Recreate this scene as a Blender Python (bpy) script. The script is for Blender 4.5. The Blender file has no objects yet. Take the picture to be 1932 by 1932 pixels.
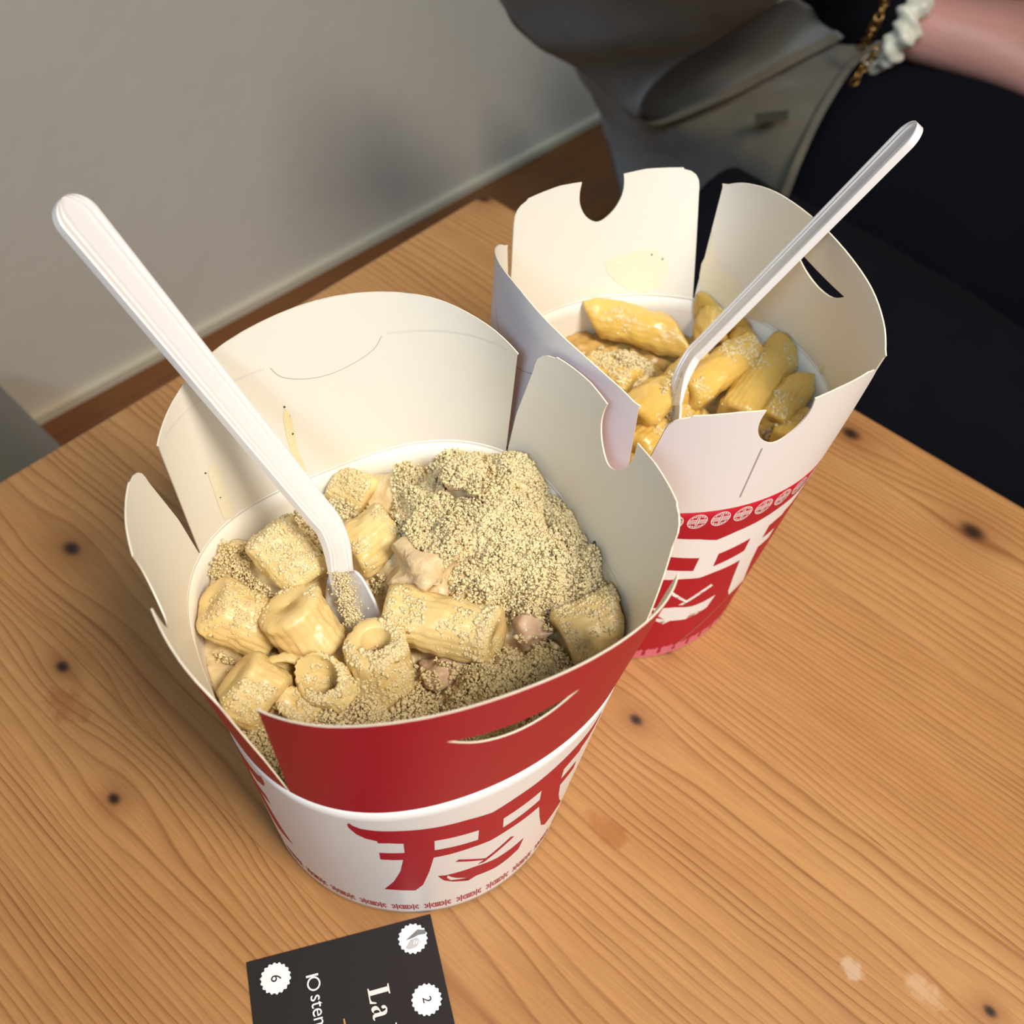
import bpy, bmesh, math, random
import numpy as np
from mathutils import Vector, Matrix, noise
from mathutils.geometry import delaunay_2d_cdt
from mathutils.bvhtree import BVHTree

C = bpy.context.scene.collection
R = math.radians
rnd = random.Random(7)
nrng = np.random.default_rng(5)

# ------------------------------------------------------------------ camera
F_PX, PITCH, ROLL, CAMH = 1920.567, 0.8928, 0.11012, 0.31798
CAM = np.array([0, 0, CAMH])
_cp, _sp, _cr, _sr = math.cos(PITCH), math.sin(PITCH), math.cos(ROLL), math.sin(ROLL)
FW = np.array([0, _cp, -_sp]); _rt = np.array([1.0, 0, 0]); _up = np.array([0, _sp, _cp])
RT = _cr * _rt + _sr * _up
UP = -_sr * _rt + _cr * _up
cam_data = bpy.data.cameras.new('camera')
cam_data.sensor_fit = 'HORIZONTAL'; cam_data.sensor_width = 36
cam_data.lens = 36 * F_PX / 1932
cam_data.clip_start = 0.01; cam_data.clip_end = 50
cam_data.dof.use_dof = True
cam_data.dof.focus_distance = 0.278
cam_data.dof.aperture_fstop = cam_data.lens / 2.3
cam = bpy.data.objects.new('camera', cam_data); C.objects.link(cam)
cam.matrix_world = Matrix(((RT[0], UP[0], -FW[0], 0), (RT[1], UP[1], -FW[1], 0), (RT[2], UP[2], -FW[2], CAMH), (0, 0, 0, 1)))
bpy.context.scene.camera = cam

# ------------------------------------------------------------------ light and exposure
sc = bpy.context.scene
sc.view_settings.view_transform = 'Standard'; sc.view_settings.look = 'None'
sc.view_settings.gamma = 1; sc.view_settings.use_curve_mapping = False
sc.view_settings.exposure = 0.0
world = bpy.data.worlds.new('world'); sc.world = world; world.use_nodes = True
bg = world.node_tree.nodes['Background']
bg.inputs['Color'].default_value = (1.0, 0.84, 0.68, 1); bg.inputs['Strength'].default_value = 0.16

def area(name, loc, target, size, power, col, size_y=None, spread=180):
    l = bpy.data.lights.new(name, 'AREA'); l.energy = power; l.color = col
    l.shape = 'RECTANGLE'; l.size = size; l.size_y = size_y or size; l.spread = R(spread)
    o = bpy.data.objects.new(name, l); C.objects.link(o); o.location = loc
    o.rotation_euler = (Vector(target) - Vector(loc)).to_track_quat('-Z', 'Y').to_euler()
    return o
# unseen key light, beam narrowed to spare the wall; cool daylight from behind left
area('key_light', (0.55, -0.30, 1.12), (0.12, 0.18, 0.02), 0.42, 2.7, (1.0, 0.93, 0.84), spread=60)  # added warm key from the front right, spread kept tight on the table
area('window_light', (-0.50, -1.1, 1.6), (-0.12, 0.85, 0.06), 0.6, 1.7, (0.50, 0.74, 1.0), spread=34)  # narrow beam aimed to brighten the upper wall

# ------------------------------------------------------------------ picture geometry helpers
def rays(px):
    px = np.asarray(px, float)
    return ((px[..., 0:1] - 966) / F_PX) * RT - ((px[..., 1:2] - 966) / F_PX) * UP + FW
def at(x, y, z):
    d = rays([x, y]); t = (z - CAMH) / d[2]
    return Vector(CAM + d * t)
def atd(x, y, dist):
    return Vector(CAM + rays([x, y]) * dist)

# ------------------------------------------------------------------ materials
def new_mat(name):
    m = bpy.data.materials.new(name); m.use_nodes = True
    nt = m.node_tree; b = nt.nodes['Principled BSDF']
    return m, nt, b
def lin(r, g, b):
    f = lambda c: (c / 255 / 12.92) if c / 255 <= 0.04045 else ((c / 255 + 0.055) / 1.055) ** 2.4
    return (f(r), f(g), f(b), 1)
def plain(name, col, rough=0.5, bump=0, bscale=200, sub=0, subcol=None, subr=(0.004, 0.003, 0.002), spec=0.5, var=0, vscale=60, col2=None, coat=0, sheen=0):
    m, nt, b = new_mat(name)
    b.inputs['Base Color'].default_value = col; b.inputs['Roughness'].default_value = rough
    b.inputs['Specular IOR Level'].default_value = spec
    b.inputs['Coat Weight'].default_value = coat; b.inputs['Coat Roughness'].default_value = 0.2
    b.inputs['Sheen Weight'].default_value = sheen
    if sub:
        b.inputs['Subsurface Weight'].default_value = sub
        b.inputs['Subsurface Radius'].default_value = (1, 0.85, 0.6)
        b.inputs['Subsurface Scale'].default_value = subr[0]
    tc = nt.nodes.new('ShaderNodeTexCoord')
    if var:
        n = nt.nodes.new('ShaderNodeTexNoise'); n.inputs['Scale'].default_value = vscale; n.inputs['Detail'].default_value = 4
        nt.links.new(tc.outputs['Object'], n.inputs['Vector'])
        r = nt.nodes.new('ShaderNodeMapRange'); r.inputs[1].default_value = 0.5 - 0.5 * var; r.inputs[2].default_value = 0.5 + 0.5 * var
        nt.links.new(n.outputs['Fac'], r.inputs[0])
        mx = nt.nodes.new('ShaderNodeMix'); mx.data_type = 'RGBA'
        mx.inputs[6].default_value = col; mx.inputs[7].default_value = col2
        nt.links.new(r.outputs[0], mx.inputs[0]); nt.links.new(mx.outputs[2], b.inputs['Base Color'])
    if bump:
        n = nt.nodes.new('ShaderNodeTexNoise'); n.inputs['Scale'].default_value = bscale; n.inputs['Detail'].default_value = 5
        nt.links.new(tc.outputs['Object'], n.inputs['Vector'])
        bp = nt.nodes.new('ShaderNodeBump'); bp.inputs['Strength'].default_value = 1; bp.inputs['Distance'].default_value = bump
        nt.links.new(n.outputs['Fac'], bp.inputs['Height']); nt.links.new(bp.outputs[0], b.inputs['Normal'])
    return m

M = {}
M['board'] = plain('white_board', lin(234, 228, 215), 0.42, 0.00002, 900)
M['white_print'] = plain('white_print', lin(240, 238, 236), 0.38, 0.00002, 900)
M['red_print'] = plain('red_print', lin(176, 16, 38), 0.5, 0.00002, 900, spec=.3)
M['pink_print'] = plain('pink_print', lin(222, 110, 130), 0.4)
M['cut_edge'] = plain('cut_board_edge', lin(236, 222, 200), 0.6)
M['score'] = plain('score_line', lin(226, 220, 208), 0.55)
M['plastic'] = plain('white_plastic', lin(228, 221, 216), 0.28, sub=0.25, subr=(0.002, 0, 0))
M['pasta'] = plain('pasta', lin(226, 192, 122), 0.38, 0.0006, 260, sub=0.35, subr=(0.004, 0, 0), var=0.6, vscale=90, col2=lin(232, 206, 146), coat=0.12)
M['pasta_yellow'] = plain('pasta_yellow', lin(214, 172, 80), 0.3, 0.0005, 260, sub=0.35, subr=(0.004, 0, 0), var=0.6, vscale=90, col2=lin(222, 184, 100), coat=0.25)
M['pasta_inner'] = plain('pasta_inner', lin(205, 165, 70), 0.4, sub=0.3)
M['sauce'] = plain('cheese_sauce', lin(232, 208, 160), 0.32, 0.0008, 300, sub=0.3, subr=(0.004, 0, 0), var=0.8, vscale=70, col2=lin(220, 192, 142), coat=0.2)
M['sauce_dark'] = plain('cheese_sauce_yellow', lin(206, 170, 98), 0.32, 0.0008, 300, sub=0.3, subr=(0.004, 0, 0), var=0.8, vscale=70, col2=lin(184, 144, 78), coat=0.2)
M['crumb'] = plain('cheese_crumb', lin(222, 200, 148), 0.85, 0, 1500, sub=0.15, subr=(0.001, 0, 0), spec=.2, var=0.9, vscale=160, col2=lin(234, 216, 172))
M['meat'] = plain('cooked_meat', lin(212, 186, 136), 0.4, 0.0008, 350, sub=0.3, subr=(0.003, 0, 0), var=0.9, vscale=160, col2=lin(220, 190, 150), coat=0.2)
M['ham'] = plain('pink_ham', lin(208, 168, 142), 0.4, 0.0006, 350, sub=0.3, subr=(0.003, 0, 0), var=0.9, vscale=160, col2=lin(222, 196, 160), coat=0.2)
M['stain'] = plain('cheese_smear', lin(236, 222, 178), 0.3, 0.0002, 600, coat=0.3)
M['stain_pale'] = plain('pale_cheese_smear', lin(238, 229, 202), 0.3, 0.0002, 600, coat=0.3)
M['pepper'] = plain('pepper_fleck', lin(40, 44, 30), 0.6)
M['card'] = plain('card_black', lin(40, 35, 35), 0.55, 0.00001, 800, spec=.25)
M['card_edge'] = plain('card_edge', lin(84, 78, 74), 0.6)
M['card_white'] = plain('card_white', lin(244, 242, 242), 0.45)
M['card_cream'] = plain('card_cream', lin(235, 228, 222), 0.45)
M['card_gold'] = plain('card_gold', lin(190, 150, 80), 0.4)
M['card_grey'] = plain('card_grey', lin(120, 118, 118), 0.5)
M['card_grey_light'] = plain('card_grey_light', lin(190, 188, 188), 0.5)
M['wall'] = plain('painted_wall', lin(204, 194, 178), 0.7, 0.0004, 60, var=0.5, vscale=3, col2=lin(196, 184, 166))
M['caulk'] = plain('caulk_bead', lin(196, 184, 158), 0.6)
M['jacket'] = plain('olive_cotton', lin(98, 88, 69), 0.85, 0.0006, 900, var=0.5, vscale=40, col2=lin(86, 77, 60), sheen=0.3)
M['jacket_dark'] = plain('dark_stitching', lin(62, 56, 46), 0.9)
M['jacket_lining'] = plain('grey_lining', lin(104, 104, 100), 0.7, 0.0004, 900)
M['trousers'] = plain('navy_black_cloth', lin(12, 13, 22), 0.95, 0.0006, 700, var=0.5, vscale=30, col2=lin(9, 9, 16), spec=0.15)
M['sleeve'] = plain('black_knit', lin(9, 9, 14), 0.95, 0.0006, 700, spec=0.15)
M['skin'] = plain('skin', lin(206, 156, 138), 0.5, 0.0004, 300, sub=0.4, subr=(0.01, 0, 0), var=0.6, vscale=22, col2=lin(214, 148, 136))
M['satin'] = plain('cream_satin', lin(236, 226, 198), 0.3, 0.0006, 200, sheen=0.3)
M['gold'] = plain('gold_metal', lin(170, 130, 70), 0.3); M['gold'].node_tree.nodes['Principled BSDF'].inputs['Metallic'].default_value = 1
M['cushion'] = plain('grey_green_fabric', lin(84, 78, 62), 0.9, 0.0006, 900, sheen=0.2)
M['floor'] = plain('dark_floor', lin(70, 50, 36), 0.6)

# ---- wood: u runs along the grain, v across it
def wood(name, knots, light, mid, dark, freq=230.0, seed=0.0, rough=0.38, patches=(), knot_dark=True):
    m, nt, b = new_mat(name); N = nt.nodes; L = nt.links
    def mth(op, a, bb=None, c=None, clamp=False):
        n = N.new('ShaderNodeMath'); n.operation = op; n.use_clamp = clamp
        for i, v in enumerate((a, bb, c)):
            if v is None: continue
            if isinstance(v, (int, float)): n.inputs[i].default_value = v
            else: L.new(v, n.inputs[i])
        return n.outputs[0]
    def ns(scale, detail, vec, rough_=0.5):
        n = N.new('ShaderNodeTexNoise'); n.inputs['Scale'].default_value = scale; n.inputs['Detail'].default_value = detail
        n.inputs['Roughness'].default_value = rough_; L.new(vec, n.inputs['Vector']); return n.outputs['Fac']
    def mixc(f, a, bb, typ='MIX'):
        n = N.new('ShaderNodeMix'); n.data_type = 'RGBA'; n.blend_type = typ
        for i, v in ((0, f), (6, a), (7, bb)):
            if hasattr(v, 'is_linked'): L.new(v, n.inputs[i])
            else: n.inputs[i].default_value = v
        return n.outputs[2]
    tc = N.new('ShaderNodeTexCoord'); sp = N.new('ShaderNodeSeparateXYZ'); L.new(tc.outputs['Object'], sp.inputs[0])
    u, v = sp.outputs[0], sp.outputs[1]
    def comb(a, bb, c):
        n = N.new('ShaderNodeCombineXYZ')
        for i, q in enumerate((a, bb, c)):
            if isinstance(q, (int, float)): n.inputs[i].default_value = q
            else: L.new(q, n.inputs[i])
        return n.outputs[0]
    dv = None; kdark = None; kring = None
    for (ku, kv, r, amp, core) in knots:
        du = mth('MULTIPLY', mth('SUBTRACT', u, ku), 0.42); vv = mth('SUBTRACT', v, kv)
        d2 = mth('ADD', mth('MULTIPLY', du, du), mth('MULTIPLY', vv, vv))
        g = mth('MULTIPLY', mth('EXPONENT', mth('MULTIPLY', d2, -1.0 / (r * r))), amp)
        t = mth('MULTIPLY', mth('MULTIPLY', vv, g), -1.0)
        dv = t if dv is None else mth('ADD', dv, t)
        if core > 0:
            du2 = mth('MULTIPLY', mth('SUBTRACT', u, ku), 0.75)
            e2 = mth('ADD', mth('MULTIPLY', du2, du2), mth('MULTIPLY', vv, vv))
            k = mth('EXPONENT', mth('MULTIPLY', mth('POWER', mth('MULTIPLY', e2, 1.0 / (core * core)), 1.6), -1.0))
            kdark = k if kdark is None else mth('MAXIMUM', kdark, k)
            k2 = mth('EXPONENT', mth('MULTIPLY', e2, -1.0 / (core * core * 9)))
            kring = k2 if kring is None else mth('MAXIMUM', kring, k2)
    v2 = v if dv is None else mth('ADD', v, dv)
    wav = ns(1.0, 3, comb(mth('MULTIPLY', u, 5.0), mth('MULTIPLY', v, 14.0), seed))
    wav2 = ns(1.0, 2, comb(mth('MULTIPLY', u, 25.0), mth('MULTIPLY', v, 60.0), seed + 3))
    v3 = mth('ADD', v2, mth('ADD', mth('MULTIPLY', mth('SUBTRACT', wav, 0.5), 0.02), mth('MULTIPLY', mth('SUBTRACT', wav2, 0.5), 0.0016)))
    dens = ns(1.0, 2, comb(0.3, mth('MULTIPLY', v3, 26.0), seed + 9))
    ph = mth('ADD', mth('MULTIPLY', v3, freq), mth('MULTIPLY', dens, 9.0))
    fr = mth('FRACT', ph)
    ramp = N.new('ShaderNodeValToRGB'); cr = ramp.color_ramp
    cr.elements[0].position = 0; cr.elements[0].color = (0.05, 0.05, 0.05, 1)
    cr.elements[1].position = 1; cr.elements[1].color = (0.1, 0.1, 0.1, 1)
    for p_, c_ in ((0.35, 0.12), (0.72, 0.45), (0.86, 1.0), (0.93, 0.7)):
        e = cr.elements.new(p_); e.color = (c_, c_, c_, 1)
    L.new(fr, ramp.inputs[0])
    strength = ns(1.0, 3, comb(mth('MULTIPLY', u, 9.0), mth('MULTIPLY', v3, 90.0), seed + 5))
    late = mth('MULTIPLY', ramp.outputs[0], mth('ADD', mth('MULTIPLY', strength, 1.3), -0.12), clamp=True)
    fib = ns(1.0, 4, comb(mth('MULTIPLY', u, 60.0), mth('MULTIPLY', v, 1400.0), seed + 1), 0.6)
    blotch = ns(1.0, 3, comb(mth('MULTIPLY', u, 7.0), mth('MULTIPLY', v, 22.0), seed + 11))
    mr = N.new('ShaderNodeMapRange'); L.new(blotch, mr.inputs[0]); mr.inputs[1].default_value = 0.3; mr.inputs[2].default_value = 0.7
    base = mixc(mr.outputs[0], light, mid)
    col = mixc(late, base, dark)
    fm = N.new('ShaderNodeMapRange'); L.new(fib, fm.inputs[0]); fm.inputs[1].default_value = 0.3; fm.inputs[2].default_value = 0.7; fm.inputs[3].default_value = 0.86; fm.inputs[4].default_value = 1.08
    vm = N.new('ShaderNodeVectorMath'); vm.operation = 'SCALE'; L.new(col, vm.inputs[0]); L.new(fm.outputs[0], vm.inputs['Scale'])
    col = vm.outputs[0]
    if kdark is not None:
        col = mixc(mth('MULTIPLY', kring, 0.55), col, lin(128, 76, 40))
        col = mixc(kdark, col, lin(44, 26, 16))
    for (pu, pv, ru, rv, pc, pf) in patches:
        du = mth('MULTIPLY', mth('SUBTRACT', u, pu), 1 / ru); vv = mth('MULTIPLY', mth('SUBTRACT', v, pv), 1 / rv)
        d2 = mth('ADD', mth('MULTIPLY', du, du), mth('MULTIPLY', vv, vv))
        nn = ns(1.0, 5, comb(mth('MULTIPLY', u, 160.0), mth('MULTIPLY', v, 160.0), pu * 50), 0.65)
        e = mth('ADD', mth('SUBTRACT', 1.0, d2), mth('MULTIPLY', mth('SUBTRACT', nn, 0.5), 3.2))
        f = mth('MULTIPLY', mth('MULTIPLY', e, 1.4, clamp=True), pf)
        col = mixc(f, col, pc)
    L.new(col, b.inputs['Base Color'])
    b.inputs['Roughness'].default_value = rough; b.inputs['Coat Weight'].default_value = 0.12; b.inputs['Coat Roughness'].default_value = 0.22
    bp = N.new('ShaderNodeBump'); bp.inputs['Strength'].default_value = 0.6; bp.inputs['Distance'].default_value = 0.0003
    L.new(mth('ADD', mth('MULTIPLY', late, 0.6), mth('MULTIPLY', fib, 0.25)), bp.inputs['Height']); L.new(bp.outputs[0], b.inputs['Normal'])
    return m

# ------------------------------------------------------------------ object helpers
def tag(o, label=None, cat=None, group=None, kind=None):
    if label: o['label'] = label
    if cat: o['category'] = cat
    if group: o['group'] = group
    if kind: o['kind'] = kind
    return o
def empty(name, loc=(0, 0, 0), rz=0):
    o = bpy.data.objects.new(name, None); C.objects.link(o); o.location = loc; o.rotation_euler = (0, 0, rz); o.empty_display_size = 0.02
    return o
def link(name, me, parent=None, world=True):
    """mesh given in world coordinates; when parented, keep it in place"""
    o = bpy.data.objects.new(name, me); C.objects.link(o)
    if parent is not None:
        o.parent = parent
        if world:
            o.matrix_parent_inverse = Matrix.LocRotScale(parent.location, parent.rotation_euler, parent.scale).inverted() if parent.type == 'EMPTY' else Matrix.Identity(4)
    return o
def mesh(name, verts, faces, mats, idx=None, smooth=True, parent=None):
    me = bpy.data.meshes.new(name); me.from_pydata([tuple(map(float, v)) for v in verts], [], faces)
    for m in mats: me.materials.append(m)
    if idx is not None: me.polygons.foreach_set('material_index', idx)
    if smooth: me.polygons.foreach_set('use_smooth', [True] * len(me.polygons))
    me.update()
    return link(name, me, parent)
def sharp(o, ang=35):
    bm = bmesh.new(); bm.from_mesh(o.data)
    for e in bm.edges:
        if len(e.link_faces) == 2 and e.calc_face_angle(0) > R(ang): e.smooth = False
    bm.to_mesh(o.data); bm.free(); return o
def tube_grid(path, radii, seg=16, close=True, ell=None):
    """generic tube: list of centres, radii -> verts/faces"""
    P = [Vector(p) for p in path]; V = []; F = []
    up = Vector((0, 0, 1)); n = len(P)
    for i in range(n):
        t = (P[min(i + 1, n - 1)] - P[max(i - 1, 0)]).normalized()
        a = t.cross(up); a = a.normalized() if a.length > 1e-4 else Vector((1, 0, 0)); bb = a.cross(t).normalized()
        for k in range(seg):
            w = 2 * math.pi * k / seg; r = radii[i]
            rx, ry = (r if isinstance(r, tuple) else (r, r))
            V.append(P[i] + a * math.cos(w) * rx + bb * math.sin(w) * ry)
    for i in range(n - 1):
        for k in range(seg):
            F.append((i * seg + k, i * seg + (k + 1) % seg, (i + 1) * seg + (k + 1) % seg, (i + 1) * seg + k))
    if close:
        F.append(tuple(range(seg))[::-1]); F.append(tuple((n - 1) * seg + k for k in range(seg)))
    return V, F

# ------------------------------------------------------------------ TABLE (u along grain, v across)
CO = np.array([-0.0332, 0.4724]); D1 = np.array([0.8048, -0.5936]); D2 = np.array([0.5936, 0.8048])
TH = math.atan2(D1[1], D1[0])
def uvw(u, v, z=0): return Vector((CO[0] + D1[0] * u + D2[0] * v, CO[1] + D1[1] * u + D2[1] * v, z))
def px_uv(x, y):
    p_ = np.array(at(x, y, 0))[:2] - CO; return float(p_ @ D1), float(p_ @ D2)
table = empty('pine_table', (CO[0], CO[1], -0.75), TH)
tag(table, 'pale knotty pine table carrying both takeaway boxes and the black card', 'table')
LG, MD, DK = lin(192, 144, 91), lin(177, 126, 75), lin(122, 72, 35)
def K(x, y, r, a, c): u, v = px_uv(x, y); return (u, v, r, a, c)
kn = [K(135, 1035, .012, .85, .0028), K(118, 1258, .010, .85, .0020), K(215, 1507, .010, .85, .0018), K(1200, 1358, .007, .9, .0019),
      K(1605, 818, .012, .85, .0034), K(1835, 1003, .012, .85, .0042), K(910, 372, .010, .8, .004), K(1868, 1908, .008, .85, .0016), K(690, 1700, .022, .95, .0),
      K(1255, 1225, .006, .6, .0016)]
def PT(x, y, ru, rv, c, f): u, v = px_uv(x, y); return (u, v, ru, rv, c, f)
pat = [PT(125, 1332, .010, .0055, lin(140, 84, 44), .55), PT(1145, 1565, .009, .0045, lin(150, 84, 38), .55), PT(1612, 1830, .0045, .0035, lin(196, 170, 140), .75), PT(1745, 1870, .007, .004, lin(202, 170, 134), .6)]
edges_v = [0.0, -0.0945, -0.1745, -0.310, -0.402, -0.52]
LEN = 0.80
for i in range(5):
    v1, v0 = edges_v[i], edges_v[i + 1]
    inn = [k for k in kn if v0 - 0.03 < k[1] < v1 + 0.03]
    pin = [k for k in pat if v0 < k[1] < v1]
    wm = wood('pine_plank_%d' % i, inn or [(9, 9, .01, .1, 0)], LG, MD, DK, freq=(250, 380, 210, 330, 300)[i], seed=3.1 + i * 4.7, patches=pin)
    bm = bmesh.new(); bmesh.ops.create_cube(bm, size=1)
    for ve in bm.verts:
        ve.co.x = (ve.co.x + 0.5) * LEN; ve.co.y = v0 + (ve.co.y + 0.5) * (v1 - v0); ve.co.z = (ve.co.z - 0.5) * 0.028
    corner = [e for e in bm.edges if i == 0 and all(abs(q.co.x) < 1e-6 and abs(q.co.y) < 1e-6 for q in e.verts)]
    if corner: bmesh.ops.bevel(bm, geom=corner, offset=0.008, segments=5, affect='EDGES', profile=0.5)
    top = [e for e in bm.edges if all(q.co.z > -1e-6 for q in e.verts)]
    outer = [e for e in top if (all(abs(q.co.x) < 0.009 for q in e.verts) or (i == 0 and all(q.co.y > -0.009 for q in e.verts)))]
    inner = [e for e in top if e not in outer and len({round(q.co.x, 4) for q in e.verts}) > 1]
    bmesh.ops.bevel(bm, geom=outer, offset=0.0025, segments=3, affect='EDGES', profile=0.5)
    inner = [e for e in bm.edges if e.is_valid and all(q.co.z > -1e-6 for q in e.verts) and abs(e.verts[0].co.y - e.verts[1].co.y) < 1e-5 and (abs(e.verts[0].co.y - v0) < 1e-5 or (i > 0 and abs(e.verts[0].co.y - v1) < 1e-5))]
    bmesh.ops.bevel(bm, geom=inner, offset=0.00022, segments=1, affect='EDGES')
    me = bpy.data.meshes.new('plank'); bm.to_mesh(me); bm.free(); me.materials.append(wm)
    o = link('plank', me, table, world=False); o.location = (0, 0, 0.75)
legm = wood('pine_leg', [(9, 9, .01, .1, 0)], LG, MD, DK, seed=44)
def box_mesh(name, x0, x1, y0, y1, z0, z1, mat, parent=None, bev=0.002, world=False):
    bm = bmesh.new(); bmesh.ops.create_cube(bm, size=1)
    for ve in bm.verts: ve.co = Vector((x0 + (ve.co.x + .5) * (x1 - x0), y0 + (ve.co.y + .5) * (y1 - y0), z0 + (ve.co.z + .5) * (z1 - z0)))
    if bev: bmesh.ops.bevel(bm, geom=bm.edges[:], offset=bev, segments=2, affect='EDGES')
    me = bpy.data.meshes.new(name); bm.to_mesh(me); bm.free(); me.materials.append(mat)
    return link(name, me, parent, world=world)
for (lu, lv) in ((.05, -.05), (.70, -.05), (.05, -.47), (.70, -.47)):
    box_mesh('leg', lu - .03, lu + .03, lv - .03, lv + .03, 0, 0.722, legm, table)
box_mesh('apron', .08, .67, -.065, -.045, 0.64, 0.722, legm, table); box_mesh('apron', .08, .67, -.475, -.455, 0.64, 0.722, legm, table)
box_mesh('apron', .04, .06, -.44, -.08, 0.64, 0.722, legm, table)

# ------------------------------------------------------------------ SETTING: wall, bench, floor
ZB = -0.25
w0 = at(50, 805, ZB); w1 = at(1130, 225, ZB)
wd = (w1 - w0).normalized(); wn = Vector((wd.y, -wd.x, 0))          # wn points into the room
def wallbox(name, a0, a1, n0, n1, z0, z1, mat, bev=0):
    o = empty('tmp'); bpy.data.objects.remove(o)
    V = []
    for z in (z0, z1):
        for a, n in ((a0, n0), (a1, n0), (a1, n1), (a0, n1)): V.append(w0 + wd * a + wn * n + Vector((0, 0, z - ZB)))
    F = [(0, 3, 2, 1), (4, 5, 6, 7), (0, 1, 5, 4), (1, 2, 6, 5), (2, 3, 7, 6), (3, 0, 4, 7)]
    return mesh(name, V, F, [mat], smooth=False)
o = wallbox('wall_back', -1.2, 2.6, -0.1, 0.0, -0.75, 1.6, M['wall']); tag(o, kind='structure')
o = wallbox('trim_1', -1.2, 2.6, 0.0, 0.006, ZB + 0.0005, ZB + 0.008, M['caulk']); tag(o, kind='structure')
o = wallbox('floor', -1.2, 2.6, -0.1, 2.6, -0.80, -0.75, M['floor']); tag(o, kind='structure')
benchm = wood('bench_wood', [(9, 9, .01, .1, 0)], lin(126, 76, 32), lin(112, 64, 26), lin(84, 46, 18), freq=120, seed=21)
bench = empty('wall_bench', tuple(w0 + Vector((0, 0, -0.5))), math.atan2(wd.y, wd.x))
tag(bench, 'brown wooden bench fixed along the wall behind the table', 'bench')
box_mesh('seat', -0.8, 2.2, -0.46, -0.0005, 0.47, 0.50, benchm, bench, 0.003)
box_mesh('front_panel', -0.8, 2.2, -0.44, -0.42, 0, 0.47, benchm, bench, 0.002)
box_mesh('end_panel', -0.8, -0.77, -0.42, -0.0005, 0, 0.47, benchm, bench, 0.002); box_mesh('end_panel', 2.17, 2.2, -0.42, -0.0005, 0, 0.47, benchm, bench, 0.002)

# ------------------------------------------------------------------ NOODLE BOXES
RB, CONE = 0.04796, None
BOX = {
 1: dict(c=np.array([-0.02233, 0.14445]), o=np.array([-0.00543, 0.00266]), h=0.08707, bump=.007, a=[0.05643, 0.00147, 0.00386, -0.00189, 0.00075, -0.00211, -0.00021, 0.00087, -0.00205], s0=68.828),
 2: dict(c=np.array([0.04107, 0.24184]), o=np.array([0.00397, 0.00299]), h=0.08497, a=[0.05394, -0.00054, -0.00012, 0.00337, 0.00188], s0=77.185),
}
for b in BOX.values():
    ph = np.linspace(-math.pi, math.pi, 1441); a = b['a']; r = np.full_like(ph, a[0])
    for k in range(1, (len(a) - 1) // 2 + 1): r = r + a[2 * k - 1] * np.cos(k * ph) + a[2 * k] * np.sin(k * ph)
    r = r + b.get('bump', 0) * np.exp(-((ph - R(2)) / R(26)) ** 2)
    c = b['c'] + b['o']
    P = np.stack([c[0] + r * np.cos(ph), c[1] + r * np.sin(ph)], -1)
    s = np.r_[0, np.cumsum(np.hypot(*np.diff(P, axis=0).T))]
    T = np.gradient(P, s, axis=0); T[0] = T[-1] = (T[0] + T[-1]) / 2
    Nn = np.stack([T[:, 1], -T[:, 0]], -1); Nn /= np.hypot(*Nn.T)[:, None]
    b.update(ph=ph, P=P, S=s, N=Nn, L=s[-1])
def rim_at(b, s):
    q = np.mod(s, b['L'])
    P = np.stack([np.interp(q, b['S'], b['P'][:, 0]), np.interp(q, b['S'], b['P'][:, 1])], -1)
    n = np.stack([np.interp(q, b['S'], b['N'][:, 0]), np.interp(q, b['S'], b['N'][:, 1])], -1)
    return P, n
def s_of(b, deg): return float(np.interp(R(deg), b['ph'], b['S']))
def flap_pt(b, smid, al, tw, q, s, t, w=0.3, off=0.0):
    s = np.asarray(s, float); t = np.asarray(t, float)
    A = np.radians(al) + np.radians(tw) * (s / .05) + np.radians(q) * (s / .05) ** 2
    A = A * np.clip(t / 0.012, 0, 1) + math.radians(5) * (1 - np.clip(t / 0.012, 0, 1)) if False else A
    B, n = rim_at(b, smid + s); _, n0 = rim_at(b, np.array([smid])); n0 = n0[0]
    n = (1 - w) * n + w * n0; n /= np.linalg.norm(n, axis=-1, keepdims=True)
    X = np.concatenate([B + n * (np.sin(A) * t)[..., None], (b['h'] + np.cos(A) * t)[..., None]], -1)
    if off:
        nn = np.concatenate([n * np.cos(A)[..., None], (-np.sin(A))[..., None]], -1); X = X + nn * off
    return X
THK = 0.00042
def arc_pts(p0, p1, bulge, n=6):
    p0 = np.array(p0, float); p1 = np.array(p1, float); m = (p0 + p1) / 2; d = p1 - p0; nn = np.array([-d[1], d[0]])
    c = m + nn * bulge * 2
    return [tuple((1 - t) ** 2 * p0 + 2 * t * (1 - t) * c + t * t * p1) for t in np.linspace(0, 1, n)]
def catmull(pts, n=6, closed=False):
    P = [np.array(p_, float) for p_ in pts]; out = []
    m = len(P)
    for i in range(m if closed else m - 1):
        p0 = P[(i - 1) % m] if closed or i > 0 else P[0]; p1 = P[i]; p2 = P[(i + 1) % m]; p3 = P[(i + 2) % m] if closed or i + 2 < m else P[-1]
        for k in range(n):
            t = k / n
            out.append(0.5 * ((2 * p1) + (-p0 + p2) * t + (2 * p0 - 5 * p1 + 4 * p2 - p3) * t * t + (-p0 + 3 * p1 - 3 * p2 + p3) * t ** 3))
    if not closed: out.append(P[-1])
    return [tuple(o_) for o_ in out]
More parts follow.
